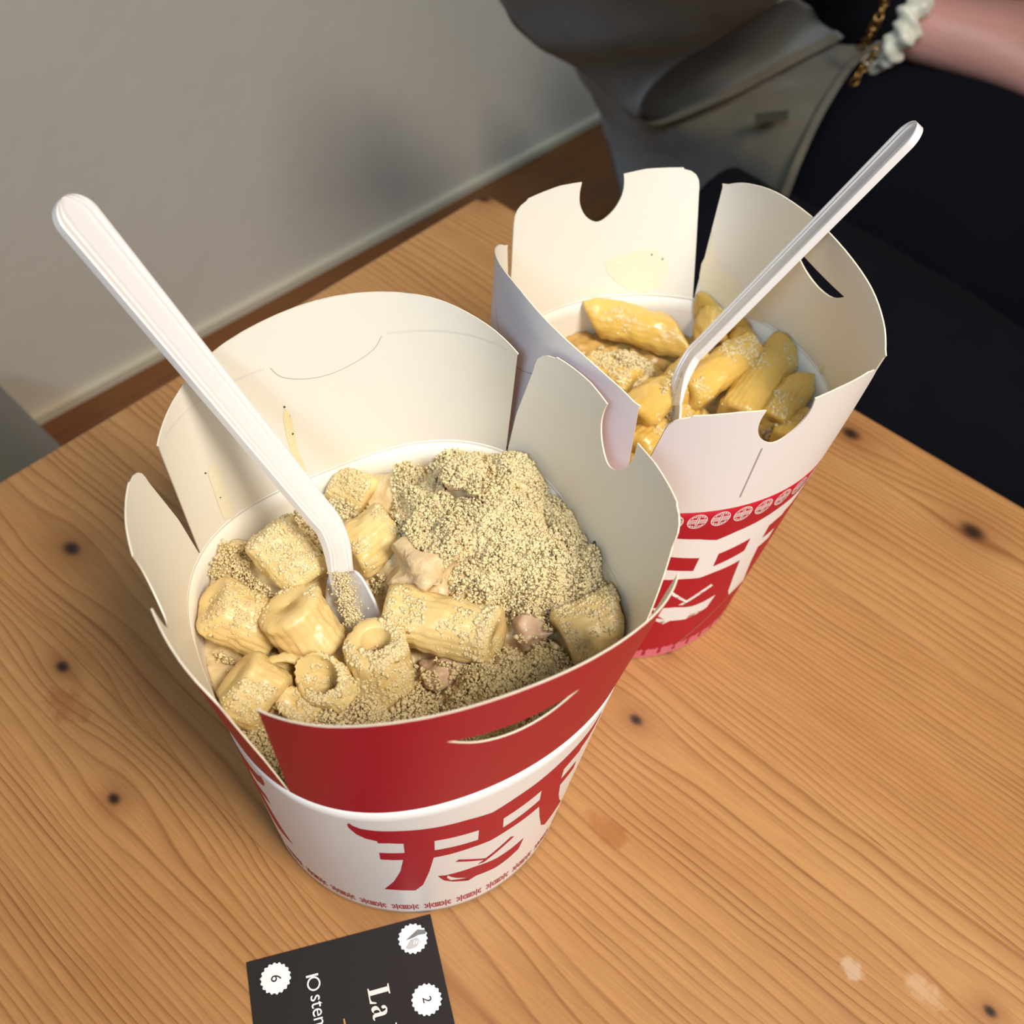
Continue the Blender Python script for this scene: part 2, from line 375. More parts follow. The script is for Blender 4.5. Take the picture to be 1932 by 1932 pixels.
def keyhole_outline(hb):
    o_ = [(-hb, 0), (-hb + 2, 18), (-33.2, 38)] + arc_pts((-33, 40), (-27.5, 45.6), 0.2, 5) + [(-27, 46.2), (-15, 46.4), (-7.3, 45.6)]
    o_ += catmull([(-7.3, 45.6), (-7.8, 42), (-7.4, 38), (-5.6, 34), (-2.8, 31), (0, 29.8), (2.8, 31), (5.6, 34), (7.4, 38), (7.8, 42), (7.3, 45.6)], 3)[1:]
    o_ += [(15, 46.4), (27, 46.2)] + arc_pts((27.5, 45.6), (33, 40), 0.2, 5) + [(33.2, 38), (hb - 2, 18), (hb, 0)]
    return [(x / 1000, y / 1000) for x, y in o_], []
def slot_outline(hb, cut=True, l=1.0, r_=1.0):
    o_ = [(-hb, 0), (-hb - .6, 22), (-hb - 1.2, 43)]
    o_ += [(-hb - 1.6, 44.0)] + catmull([(-hb + .2, 44.6), (-40, 48.5), (-25, 53), (0, 55.6), (25, 53), (40, 48.5), (hb - .2, 44.6)], 5) + [(hb + 1.6, 44.0), (hb + 1.2, 43), (hb + .6, 22), (hb, 0)]
    hole = []
    if cut:
        up = catmull([(-15.5, 39.6), (-8, 38.6), (0, 38.2), (8, 38.6), (15.5, 39.6)], 4)
        dn = catmull([(15.5, 39.6), (8.5, 34.2), (0, 32.2), (-8.5, 34.2), (-15.5, 39.6)], 4)
        hole = [[(x / 1000, y / 1000) for x, y in up[:-1] + dn[:-1]]]
    return [(x / 1000, y / 1000) for x, y in o_], hole
def densify(loop, step=0.002):
    out = []
    n = len(loop)
    for i in range(n):
        a, b_ = np.array(loop[i]), np.array(loop[(i + 1) % n]); m = max(1, int(np.hypot(*(b_ - a)) / step))
        out += [tuple(a + (b_ - a) * k / m) for k in range(m)]
    return out
def inside(pt, loop):
    x, y = pt; c = False; n = len(loop); j = n - 1
    for i in range(n):
        if (loop[i][1] > y) != (loop[j][1] > y) and x < (loop[j][0] - loop[i][0]) * (y - loop[i][1]) / (loop[j][1] - loop[i][1]) + loop[i][0]: c = not c
        j = i
    return c
def tri2d(outline, holes, step=0.0025, dstep=0.002):
    """triangulate an outline with holes, with interior grid points"""
    loops = [densify(outline, dstep)] + [densify(h_, dstep) for h_ in holes]
    V = []; E = []
    for lp in loops:
        s = len(V); V += lp; E += [(s + i, s + (i + 1) % len(lp)) for i in range(len(lp))]
    nb = len(V); xs = [p_[0] for p_ in outline]; ys = [p_[1] for p_ in outline]
    for gx in np.arange(min(xs), max(xs), step):
        for gy in np.arange(min(ys), max(ys), step):
            q = (gx + 1e-5, gy + 1.3e-5)
            if inside(q, loops[0]) and not any(inside(q, h_) for h_ in loops[1:]):
                d = min((q[0] - v_[0]) ** 2 + (q[1] - v_[1]) ** 2 for v_ in V[:nb])
                if d > (step * 0.45) ** 2: V.append(q)
    vo, eo, fo, *_ = delaunay_2d_cdt([Vector(v_) for v_ in V], E, [], 0, 1e-7)
    vo = [(v_.x, v_.y) for v_ in vo]; F = []
    for f in fo:
        cx = sum(vo[i][0] for i in f) / 3; cy = sum(vo[i][1] for i in f) / 3
        if inside((cx, cy), loops[0]) and not any(inside((cx, cy), h_) for h_ in loops[1:]): F.append(tuple(f))
    return vo, F
def shell(name, vo, F, mapper, mats, parent, thick=THK):
    """mapper(s,t,off) -> xyz; inner surface off=0, outer off=thick"""
    s = np.array([v_[0] for v_ in vo]); t = np.array([v_[1] for v_ in vo])
    A = mapper(s, t, 0.0); B = mapper(s, t, thick); n = len(vo)
    cnt = {}
    for f in F:
        for i in range(3):
            e = (f[i], f[(i + 1) % 3]); cnt[tuple(sorted(e))] = cnt.get(tuple(sorted(e)), []) + [e]
    faces = []; idx = []
    # orientation: s CCW, t up -> outward normal
    for f in F:
        faces.append(tuple(n + i for i in f)); idx.append(1)
        faces.append(tuple(reversed(f))); idx.append(0)
    for k_, es in cnt.items():
        if len(es) == 1:
            i, j = es[0]; faces.append((j, i, i + n, j + n)[::-1]); idx.append(2)
    me = bpy.data.meshes.new(name); me.from_pydata([tuple(v_) for v_ in np.vstack([A, B])], [], faces)
    for m in mats: me.materials.append(m)
    me.polygons.foreach_set('material_index', idx)
    me.polygons.foreach_set('use_smooth', [i_ != 2 for i_ in idx]); me.update()
    d = 2e-4
    ds = mapper(s + d, t, 0.0) - mapper(s - d, t, 0.0); dt = mapper(s, t + d, 0.0) - mapper(s, t - d, 0.0)
    nn = np.cross(ds, dt); nn /= np.linalg.norm(nn, axis=1)[:, None]
    fn = [p_.normal.copy() for p_ in me.polygons]; ln = []
    for p_ in me.polygons:
        for v_ in p_.vertices:
            mi = p_.material_index
            ln.append(tuple(fn[p_.index]) if mi == 2 else tuple(nn[v_ % n] * (1 if mi == 1 else -1)))
    me.polygons.foreach_set('use_smooth', [True] * len(me.polygons))
    me.normals_split_custom_set(ln)
    return link(name, me, parent)

def body_pt(b, ang, z, off=0.0):
    """point on the tapering wall at rim azimuth 'ang' (rad, about base centre) and height z"""
    ang = np.asarray(ang, float); z = np.asarray(z, float)
    k = np.clip(z / b['h'], 0, 1)[..., None]
    base = b['c'] + (RB) * np.stack([np.cos(ang), np.sin(ang)], -1)
    r = np.interp(np.mod(ang + math.pi, 2 * math.pi) - math.pi, b['ph'], np.hypot(*(b['P'] - (b['c'] + b['o'])).T))
    top = b['c'] + b['o'] + r[..., None] * np.stack([np.cos(ang), np.sin(ang)], -1)
    q = base * (1 - k) + top * k
    q = q + off * np.stack([np.cos(ang), np.sin(ang)], -1)
    return np.concatenate([q, z[..., None]], -1)
def px_body(b, pts):
    """picture points -> (azimuth, height) on the wall"""
    out = []
    for (x, y) in pts:
        d = rays([x, y]); best = None
        for z in np.linspace(0, b['h'], 175):
            P = CAM + d * ((z - CAMH) / d[2]); v = P[:2] - b['c']; a_ = math.atan2(v[1], v[0])
            W = body_pt(b, np.array([a_]), np.array([z]), THK)[0]; f = math.hypot(*v) - math.hypot(*(W[:2] - b['c']))
            if best is not None and best[0] * f <= 0 and best[0] < 0 or (best is not None and best[0] >= 0 and f < 0):
                out.append((a_, z)); break
            best = (f, a_, z)
        else: out.append(None)
    return out
def decal(name, b, loops, holes, mat, parent, off=0.00006, dstep=0.0012, step=0.003, mapper=None):
    """flat print: (azimuth*Rref, z) polygons laid on the wall"""
    V = []; F = []
    for li, lp in enumerate(loops):
        vo, f = tri2d(lp, holes[li] if holes else [], step, dstep)
        s = np.array([v_[0] for v_ in vo]); t = np.array([v_[1] for v_ in vo])
        P = mapper(s, t) if mapper else body_pt(b, s / 0.05, t, THK + off)
        o_ = len(V); V += [tuple(p_) for p_ in P]; F += [tuple(o_ + i for i in ff) for ff in f]
    return mesh(name, V, F, [mat], parent=parent)

# torii emblem outline (measured on the nearer box), in (azimuth*0.05, z)
Z = lambda x, y: (640 + x / 3.788, 1420 + y / 3.788)
def to_sz(pts, b):
    return [(q[0] * 0.05, q[1]) for q in px_body(b, [Z(*p_) for p_ in pts]) if q is not None]

def build_box(idx, label, parts_cfg, red_body):
    b = BOX[idx]
    root = empty('noodle_box', (b['c'][0], b['c'][1], 0)); tag(root, label, 'takeaway box')
    bodym = M['red_print'] if red_body else M['white_print']; flapm = M['white_print'] if red_body else M['red_print']
    NA, NZ = 144, 14
    V = []; F = []; I = []
    zs = [0.0012] + list(np.linspace(0.004, b['h'], NZ))
    for off in (0, THK):
        for z in zs:
            ang = np.linspace(-math.pi, math.pi, NA, endpoint=False)
            V += [tuple(q) for q in body_pt(b, ang, np.full(NA, z), off)]
    nz = len(zs); lay = NA * nz
    for i in range(nz - 1):
        for k in range(NA):
            k2 = (k + 1) % NA; a_, c_, d_, e_ = i * NA + k, i * NA + k2, (i + 1) * NA + k2, (i + 1) * NA + k
            F.append((e_, d_, c_, a_)); I.append(0); F.append((lay + a_, lay + c_, lay + d_, lay + e_)); I.append(1)
    for k in range(NA):
        k2 = (k + 1) % NA
        F.append((k2, k, lay + k, lay + k2)[::-1]); I.append(2)
        t0 = (nz - 1) * NA; F.append((t0 + k, t0 + k2, lay + t0 + k2, lay + t0 + k)[::-1]); I.append(2)
    o = mesh('body', V, F, [M['board'], bodym, M['cut_edge']], I, parent=root)
    # bottom disc
    ang = np.linspace(0, 2 * math.pi, 64, endpoint=False)
    V = [tuple(q) for q in body_pt(b, ang, np.full(64, 0.004), -0.0002)] + [tuple(q) for q in body_pt(b, ang, np.full(64, 0.0052), -0.0002)]
    F = [tuple(range(64))[::-1], tuple(range(64, 128))] + [(k, (k + 1) % 64, 64 + (k + 1) % 64, 64 + k) for k in range(64)]
    mesh('bottom', V, F, [M['board']], smooth=False, parent=root)
    # flaps
    hs, hk = parts_cfg['hs'], parts_cfg['hk']
    cur = s_of(b, b['s0']); nodes = {}
    for (nm, kind, al, tw, q) in parts_cfg['flaps']:
        hb = hs if kind == 's' else hk
        smid = cur + hb / 1000; cur = smid + hb / 1000
        cut = nm not in ('back', 'left')
        outl, holes = slot_outline(hb - 0.25, cut) if kind == 's' else keyhole_outline(hb - 0.25)
        H = hb / 1000
        def warp(p_):
            x, y = p_
            if idx == 1 and nm == 'front' and x > 0: x *= 0.93
            if idx == 1 and nm == 'right' and x < 0: x *= 1 + .24 * max(0, 1 - y / .034)
            if idx == 2 and nm == 'left':
                if x < 0: y *= 1 - .17 * (-x / H) ** 1.5
                else: x *= 1 - .05 * y / .043
            return (x, y)
        outl = [warp(p_) for p_ in outl]; holes = [[warp(p_) for p_ in h_] for h_ in holes]
        vo, Fc = tri2d(outl, holes, 0.003, 0.0016)
        mp = lambda s, t, off, smid=smid, al=al, tw=tw, q=q: flap_pt(b, smid, al, tw, q, s, t, off=off)
        fo = shell('slotted_flap' if kind == 's' else 'keyhole_flap', vo, Fc, mp, [M['board'], flapm, M['cut_edge']], root)
        nodes[nm] = (smid, al, tw, q, fo)
    return root, nodes
cfg1 = dict(hs=51.633, hk=39.418, flaps=[('back', 's', 9.38, 3.79, -8.93), ('left', 'k', 7.77, 1.63, -2.36), ('front', 's', 5.64, 2.3, .2), ('right', 'k', 5.2, -6.5, -2.76)])
cfg2 = dict(hs=47.412, hk=37.756, flaps=[('back', 'k', 6.89, -4.82, 10.02), ('left', 's', -3.2, -1.5, 8), ('front', 'k', 3.74, -.81, 5.6), ('right', 's', -12.93, .89, 20.48)])
box1, n1 = build_box(1, 'near takeaway noodle box with white body and red slotted front flap', cfg1, False)
box2, n2 = build_box(2, 'far takeaway noodle box with red body and white outer flaps', cfg2, True)
# SECTION_B
# ---- prints on the boxes
def px_surf(mapper, pts):
    out = []
    for q in pts:
        q = np.array(q, float); best = None
        for s0_ in (-.035, 0, .035):
            v = np.array([s0_, .02])
            for _ in range(14):
                def f(v):
                    P = mapper(np.array([v[0]]), np.array([v[1]]), 0.0)[0] - CAM; z = P @ FW
                    return np.array([966 + F_PX * (P @ RT) / z, 966 - F_PX * (P @ UP) / z]) - q
                r_ = f(v); J = np.stack([(f(v + [1e-5, 0]) - r_) / 1e-5, (f(v + [0, 1e-5]) - r_) / 1e-5], -1)
                try: v = v - np.clip(np.linalg.solve(J, r_), -.02, .02)
                except Exception: break
            e = np.hypot(*f(v))
            if e < 2 and abs(v[0]) < .06 and (best is None or abs(v[0]) < abs(best[0])): best = v
        if best is not None: out.append(tuple(best))
    return out
E_ROOF_T = [(200, 545), (215, 537), (240, 552), (290, 568), (350, 575), (430, 573), (560, 563), (700, 540), (840, 505), (1000, 455), (1127, 413)]
B1_, B2_ = BOX[1], BOX[2]
sz = lambda pts: to_sz(pts, B1_)
ctr = sz([(1127, 560)])[0][0]
def mirror(lp): return [(-x, y) for x, y in lp][::-1]
def ctrd(pts): return [(x - ctr, y) for x, y in sz(pts)]
L_out = ctrd([(1127, 606 - 8), (1127, 413)])
roof_top = ctrd(E_ROOF_T); tip_low = ctrd([(205, 572), (250, 610), (310, 633), (388, 648), (390, 660), (470, 656), (565, 650)])
stub = ctrd([(560, 718), (385, 728), (383, 773), (540, 770)])
leg_o = ctrd([(505, 850), (445, 925), (365, 980), (440, 985), (580, 985)]); leg_i = ctrd([(640, 940), (700, 840), (745, 740)])
beam2_bot = ctrd([(850, 715), (1000, 660), (1127, 606)])
hole_l = ctrd([(770, 618), (1060, 532), (1045, 603), (760, 685)])
zc_top = roof_top[-1][1]; zc_bot = beam2_bot[-1][1]
roof_top[-1] = (0.0, zc_top); beam2_bot[-1] = (0.0, zc_bot)
left_path = roof_top[::-1] + tip_low + stub + leg_o + leg_i + beam2_bot            # centre top -> left -> centre bottom
left_path = left_path
emb = left_path + [(-x, y) for x, y in left_path[::-1]][1:-1]
emb_holes = [hole_l, [(-x, y) for x, y in hole_l][::-1]]
bowl = ctrd([(750, 876), (800, 868), (900, 842), (1000, 805), (1100, 765), (1150, 742), (1240, 680), (1330, 598), (1292, 680), (1215, 752), (1130, 812), (1000, 872), (945, 905), (850, 915), (790, 908), (765, 890)])
swoosh = ctrd([(815, 868), (808, 888), (830, 903), (890, 894), (942, 885), (870, 886), (835, 880)])
stick1 = ctrd([(1020, 785), (1250, 585), (1272, 583), (1062, 768)]); stick2 = ctrd([(880, 767), (907, 750), (1100, 736), (1085, 748)])
def shift(lp, a0, flip=False): return [(x + a0, y) for x, y in lp]
def emblem(b, root, a0, mat, swm):
    o = decal('printed_gate_emblem', b, [shift(emb, a0)], [[shift(h_, a0) for h_ in emb_holes]], mat, root)
    decal('printed_bowl', b, [shift(bowl, a0), shift(stick1, a0), shift(stick2, a0)], [[shift(swoosh, a0)], [], []], mat, root)
emblem(B1_, box1, ctr, M['red_print'], M['white_print'])
half = max(x for x, _ in emb)
tip2 = sz([((535 - 640) * 3.788, (1520 - 1420) * 3.788)])[0][0]
emblem(B1_, box1, tip2 - half, M['red_print'], M['white_print'])
c2 = px_body(B2_, [(1318, 1062)])[0][0] * 0.05
emblem(B2_, box2, c2, M['white_print'], M['red_print'])
emblem(B2_, box2, c2 - (ctr - (tip2 - half)), M['white_print'], M['red_print'])

def rects(name, b, rs, mat, root, off=0.00006):
    V = []; F = []
    for (x0, x1, z0, z1) in rs:
        n = max(1, int((x1 - x0) / 0.003)); o_ = len(V); xs = np.linspace(x0, x1, n + 1)
        V += [tuple(q) for q in body_pt(b, xs / 0.05, np.full(n + 1, z0), THK + off)] + [tuple(q) for q in body_pt(b, xs / 0.05, np.full(n + 1, z1), THK + off)]
        F += [(o_ + i, o_ + i + 1, o_ + n + 2 + i, o_ + n + 1 + i) for i in range(n)]
    return mesh(name, V, F, [mat], parent=root)
def border(b, root, mat, z0, hgt, unit=0.0105, lw=0.00035, dense=1):
    rs = []; n = int(round(2 * math.pi * 0.05 / unit)); unit = 2 * math.pi * 0.05 / n; u = hgt / 6
    for i in range(n):
        x = i * unit; w = unit * 0.9
        rs += [(x, x + w, z0 + 1.6 * u, z0 + 1.6 * u + lw * .6), (x, x + w, z0 + 4.4 * u, z0 + 4.4 * u + lw * .6)]
        for cx in (x + w * .22, x + w * .78):
            for k, (hh, zz) in enumerate(((3.0, 1.5), (6, 0), (3.0, 1.5))):
                xx = cx + (k - 1) * w * .08; rs.append((xx - lw / 2, xx + lw / 2, z0 + zz * u, z0 + (zz + hh) * u))
            rs += [(cx - w * .16, cx + w * .16, z0 + 2.8 * u, z0 + 2.8 * u + lw), (cx - w * .16, cx - w * .16 + lw, z0 + .8 * u, z0 + 2.2 * u), (cx + w * .16 - lw, cx + w * .16, z0 + .8 * u, z0 + 2.2 * u),
                   (cx - w * .16, cx - w * .16 + lw, z0 + 3.8 * u, z0 + 5.2 * u), (cx + w * .16 - lw, cx + w * .16, z0 + 3.8 * u, z0 + 5.2 * u)]
        for k in (-1, 0, 1):
            xx = x + w * .5 + k * w * .07; rs.append((xx - lw * .6, xx + lw * .6, z0 + .9 * u, z0 + 5.1 * u))
    return rects('printed_border', b, rs, mat, root)
border(B1_, box1, M['red_print'], 0.0050, 0.0062, unit=.0098)
border(B2_, box2, M['pink_print'], 0.0010, 0.0056, unit=0.0060, lw=0.0005)
rects('printed_border', B2_, [(0, 2 * math.pi * 0.05, 0.0006, 0.0022)], M['pink_print'], box2, off=0.00005)
# round longevity motifs below the rim of the far box
V = []; F = []
nm_ = 42; lw = 0.00028
for i in range(nm_):
    a0 = i * 2 * math.pi / nm_; zc = B2_['h'] - 0.0046; rr = 0.0034; sc_ = 0.0545 / 0.05
    def put(pts):
        o_ = len(V); an = np.array([a0 + x / 0.0545 for x, y in pts]); zz = np.array([zc + y for x, y in pts])
        V.extend(tuple(q) for q in body_pt(B2_, an, zz, THK + 0.00006)); return o_
    ring = []
    for k in range(24):
        w = 2 * math.pi * k / 24; ring += [(math.cos(w) * rr, math.sin(w) * rr), (math.cos(w) * (rr - lw), math.sin(w) * (rr - lw))]
    o_ = put(ring); F += [(o_ + 2 * k, o_ + (2 * k + 2) % 48, o_ + (2 * k + 3) % 48, o_ + 2 * k + 1) for k in range(24)]
    R_ = []
    for sx in (-1, 1):
        R_ += [(sx * .00030 - lw / 2, sx * .00030 + lw / 2, -rr * .95, rr * .95)]
        for sy in (-1, 1):
            xa, xb = sorted((sx * .0009, sx * .0021)); R_ += [(xa, xb, sy * .0021 - lw / 2, sy * .0021 + lw / 2)]
            R_ += [(sx * .0021 - lw / 2, sx * .0021 + lw / 2, min(sy * .0021, sy * .0013), max(sy * .0021, sy * .0013)), (sx * .0010 - lw / 2, sx * .0010 + lw / 2, min(sy * .0021, sy * .003), max(sy * .0021, sy * .003))]
        xa, xb = sorted((sx * .0004, sx * .0031)); R_ += [(xa, xb, y - lw / 2, y + lw / 2) for y in (-.00085, -.0003, .00025, .0008)]
    for (x0, x1, y0, y1) in R_:
        o_ = put([(x0, y0), (x1, y0), (x1, y1), (x0, y1)]); F.append((o_, o_ + 1, o_ + 2, o_ + 3))
mesh('printed_round_motifs', V, F, [M['white_print']], parent=box2)
# glued side seam of the far box
sa = px_body(B2_, [(1395, 912)])
a_t = px_body(B2_, [(1388, 935)])[0][0]; a_b = px_body(B2_, [(1262, 1210)])[0][0]
def wallstrip(name, b, a0, z0, a1, z1, w, mat, root, off=0.0001, inner=False):
    n = 30; an = np.linspace(a0, a1, n); zz = np.linspace(z0, z1, n); V = []
    o_ = off if inner else THK + off
    for d in (-w / 2, w / 2): V += [tuple(q) for q in body_pt(b, an + d / .05, zz, o_)]
    return mesh(name, V, [(i, i + 1, n + i + 1, n + i) for i in range(n - 1)], [mat], parent=root)
M['tongue'] = plain('tongue_cut', lin(196, 188, 172), 0.6); M['seam'] = plain('seam_dark_pink', lin(150, 60, 66), 0.6); M['seam_white'] = plain('seam_edge', lin(184, 168, 156), 0.6)  # tongue cut, dark pink overlap line, pale seam edge
wallstrip('seam', B2_, a_b, 0.002, a_t, B2_['h'], 0.00035, M['seam_white'], box2, off=0.0002)

# strips on flaps: (s,t) polyline with width on inner (off<0) or outer side
def flap_mapper(b, node):
    smid, al, tw, q, fo = node
    return lambda s, t, off: flap_pt(b, smid, al, tw, q, s, t, off=off)
def flap_strip(name, b, node, pts, w, mat, off):
    mp = flap_mapper(b, node); P = np.array(densify(pts, .0012)[:len(densify(pts, .0012))]); P = []
    for i in range(len(pts) - 1):
        m = max(2, int(np.hypot(pts[i + 1][0] - pts[i][0], pts[i + 1][1] - pts[i][1]) / .0015)); P += [np.array(pts[i]) + (np.array(pts[i + 1]) - np.array(pts[i])) * k / m for k in range(m)]
    P.append(np.array(pts[-1])); P = np.array(P); T = np.gradient(P, axis=0); T /= np.hypot(*T.T)[:, None]; Nn = np.stack([-T[:, 1], T[:, 0]], -1); n = len(P)
    A = P + Nn * w / 2; B = P - Nn * w / 2
    V = [tuple(q) for q in mp(A[:, 0], A[:, 1], off)] + [tuple(q) for q in mp(B[:, 0], B[:, 1], off)]
    o = mesh(name, V, [(i, i + 1, n + i + 1, n + i) for i in range(n - 1)], [mat]); o.parent = node[4]; o.matrix_parent_inverse = box_inv(node[4]); return o
def box_inv(f): return (Matrix.Translation(f.parent.location) @ f.matrix_parent_inverse).inverted()
mm = lambda pts: [(x / 1000, y / 1000) for x, y in pts]
IN = -0.00008
flap_strip('cut_tongue', B1_, n1['back'], mm(catmull([(-15.5, 40.5), (-13, 36.5), (-7, 33.4), (0, 32.2), (7, 33.4), (13, 36.5), (15.5, 40.5)], 4)), 0.00028, M['tongue'], IN)
flap_strip('score_line', B1_, n1['back'], mm([(-17, 41), (-49, 42.6)]), 0.0007, M['score'], IN)
flap_strip('score_line', B1_, n1['back'], mm([(17, 41), (49, 42.6)]), 0.0007, M['score'], IN)
flap_strip('cut_tongue', B2_, n2['left'], mm(catmull([(-15.5, 38), (-13, 35), (-7, 32.4), (0, 31.2), (7, 32.4), (13, 36), (15.5, 40)], 4)), 0.00028, M['tongue'], THK + 0.0001)
sm_ = px_surf(flap_mapper(B2_, n2['front']), [(1437, 842), (1395, 935)])
flap_strip('seam', B2_, n2['front'], [tuple(q) for q in sm_], 0.00035, M['seam_white'], THK + 0.0002)
for b, root in ((B1_, box1), (B2_, box2)):
    n = 200; an = np.linspace(0, 2 * math.pi, n); V = [tuple(q) for q in body_pt(b, an, np.full(n, b['h'] - 0.0002), IN)] + [tuple(q) for q in body_pt(b, an, np.full(n, b['h'] - 0.0009), IN)]
    mesh('rim_crease', V, [(i, i + 1, n + i + 1, n + i) for i in range(n - 1)], [M['score']], parent=root)
# smears of sauce on the inner faces
def smear(name, b, node, pxl, mat, seed=0):
    lp = px_surf(flap_mapper(b, node), catmull(pxl, 4, True))
    if len(lp) < 6: return
    c = np.mean(lp, axis=0); lp = [tuple(c + (np.array(q) - c) * (1 + 0.10 * noise.noise((q[0] * 400 + seed, q[1] * 400, 0)) * 2)) for q in lp]
    vo, F = tri2d(lp, [], .002, .001); mp = flap_mapper(b, node)
    s = np.array([q[0] for q in vo]); t = np.array([q[1] for q in vo])
    V = mp(s, t, -0.00012); o = mesh(name, V, F, [mat]); o.parent = node[4]; o.matrix_parent_inverse = box_inv(node[4])
smear('sauce_smear', B1_, n1['back'], [(536, 768), (550, 790), (562, 850), (578, 886), (566, 892), (548, 850), (536, 800)], M['stain'])
smear('sauce_smear', B1_, n1['back'], [(400, 868), (415, 885), (430, 930), (442, 975), (420, 970), (405, 930), (392, 890)], M['stain_pale'], 3)
smear('sauce_smear', B2_, n2['back'], [(1140, 505), (1165, 482), (1215, 470), (1250, 480), (1258, 510), (1240, 545), (1200, 552), (1165, 530)], M['stain_pale'], 5)
smear('sauce_smear', B2_, n2['right'], [(1346, 440), (1356, 500), (1385, 520), (1408, 560), (1440, 600), (1430, 625), (1380, 590), (1330, 555), (1322, 520)], M['stain_pale'], 8)
smear('sauce_smear', B2_, n2['right'], [(1545, 700), (1555, 690), (1552, 705), (1538, 728), (1526, 732)], M['stain'], 9)
smear('sauce_smear', B1_, n1['right'], [(1124, 1040), (1140, 1052), (1160, 1090), (1172, 1120), (1150, 1110), (1130, 1070)], M['stain_pale'], 11)
def fleck(b, node, x, y, r):
    mp = flap_mapper(b, node); q = px_surf(mp, [(x, y)])
    if not q: return
    P = mp(np.array([q[0][0]]), np.array([q[0][1]]), -0.0002)[0]
    bm = bmesh.new(); bmesh.ops.create_icosphere(bm, subdivisions=1, radius=r)
    for v in bm.verts: v.co *= rnd.uniform(.7, 1.4); v.co += Vector(P)
    me = bpy.data.meshes.new('pepper_fleck'); bm.to_mesh(me); bm.free(); me.materials.append(M['pepper'])
    o = link('pepper_fleck', me); o.parent = node[4]; o.matrix_parent_inverse = box_inv(node[4])
for (b, nd, x, y, r) in ((B1_, 'right', 1123, 1024, .0008), (B1_, 'back', 536, 767, .0003), (B1_, 'back', 387, 892, .0003), (B1_, 'back', 552, 818, .0003), (B1_, 'back', 415, 938, .0002)):
    fleck(b, n1[nd], x, y, r)
for (x, y) in ((1230, 480), (1250, 488)): fleck(B2_, n2['back'], x, y, .0003)

# ------------------------------------------------------------------ FOOD
def keep_inside(P, layer=0):
    # squash pasta against the inner wall instead of letting it pass through
    b = BOX[1] if (P.xy - Vector(BOX[1]['c'])).length < (P.xy - Vector(BOX[2]['c'])).length else BOX[2]
    z = min(P.z, b['h']); k = max(0, min(1, z / b['h'])); c = b['c'] + b['o'] * k
    an = math.atan2(P.y - c[1], P.x - c[0]); W = body_pt(b, np.array([an]), np.array([z]), -0.0007 - .0006 * layer)[0]
    rm = math.hypot(W[0] - c[0], W[1] - c[1]); r = math.hypot(P.x - c[0], P.y - c[1])
    if r > rm: return Vector((c[0] + (P.x - c[0]) * rm / r, c[1] + (P.y - c[1]) * rm / r, P.z))
    return P
def penne(name, p0, p1, r, mat, label=None, group=None, cut0=0.0, cut1=0.0, face=None, flat=1.0, ridges=22, ridge=0.00022, bend=0.0, wall=0.0013, noise_amp=0.00055, squeeze=0.0, cat='pasta', hollow=None):
    """hollow tube with slanted ends; cut>0 turns the opening of that end towards the camera"""
    p0 = Vector(p0); p1 = Vector(p1); ax = (p1 - p0); L = ax.length; ax.normalize()
    fc = (Vector(CAM) - (p0 + p1) / 2) if face is None else Vector(face)
    n = (fc - ax * fc.dot(ax)).normalized(); w = ax.cross(n)
    NS, NA = 30, 66
    if hollow is None: hollow = False
    V = []; F = []; sd = rnd.uniform(0, 99)
    for layer in (0, 1):
        for i in range(NS + 1):
            f = i / NS
            for k in range(NA):
                a = 2 * math.pi * k / NA; rr = r if layer == 0 else r - wall
                if layer == 0: rr += ridge * math.cos(ridges * a)
                e_ = min(f, 1 - f) * L
                if layer == 0: rr *= 1 - .16 * max(0, 1 - e_ / .0016) ** 2
                elif not hollow:
                    rr = rr * (.80 if e_ < .0003 else .02)
                sq = 1 - squeeze * math.sin(math.pi * f) ** 2
                x = math.cos(a) * rr * (1.0 if flat >= 1 else 1.0); y = math.sin(a) * rr * flat * sq
                e0 = cut0 * y; e1 = -cut1 * y
                s = e0 * (1 - f) + f * L + e1 * f
                c = p0 + ax * s + n * (bend * math.sin(math.pi * f))
                P = c + w * x + n * y
                if layer == 0:
                    d = noise.noise(P * 150 + Vector((sd, 0, sd))) * noise_amp * 1.8 + noise.noise(P * 330 + Vector((sd, 0, 0))) * noise_amp + noise.noise(P * 800 + Vector((0, sd, 0))) * noise_amp * .4
                    P = P + (w * x + n * y).normalized() * d
                V.append(keep_inside(P, layer))
    lay = (NS + 1) * NA
    for i in range(NS):
        for k in range(NA):
            k2 = (k + 1) % NA; a_, b_, c_, d_ = i * NA + k, i * NA + k2, (i + 1) * NA + k2, (i + 1) * NA + k
            F.append((a_, b_, c_, d_)); F.append((lay + d_, lay + c_, lay + b_, lay + a_))
    for k in range(NA):
        k2 = (k + 1) % NA; F.append((k2, k, lay + k, lay + k2)); t = NS * NA; F.append((t + k, t + k2, lay + t + k2, lay + t + k))
    o = mesh(name, V, F, [mat])
    sm = o.modifiers.new('round', 'BEVEL') if False else None
    if label: tag(o, label, cat, group)
    return o
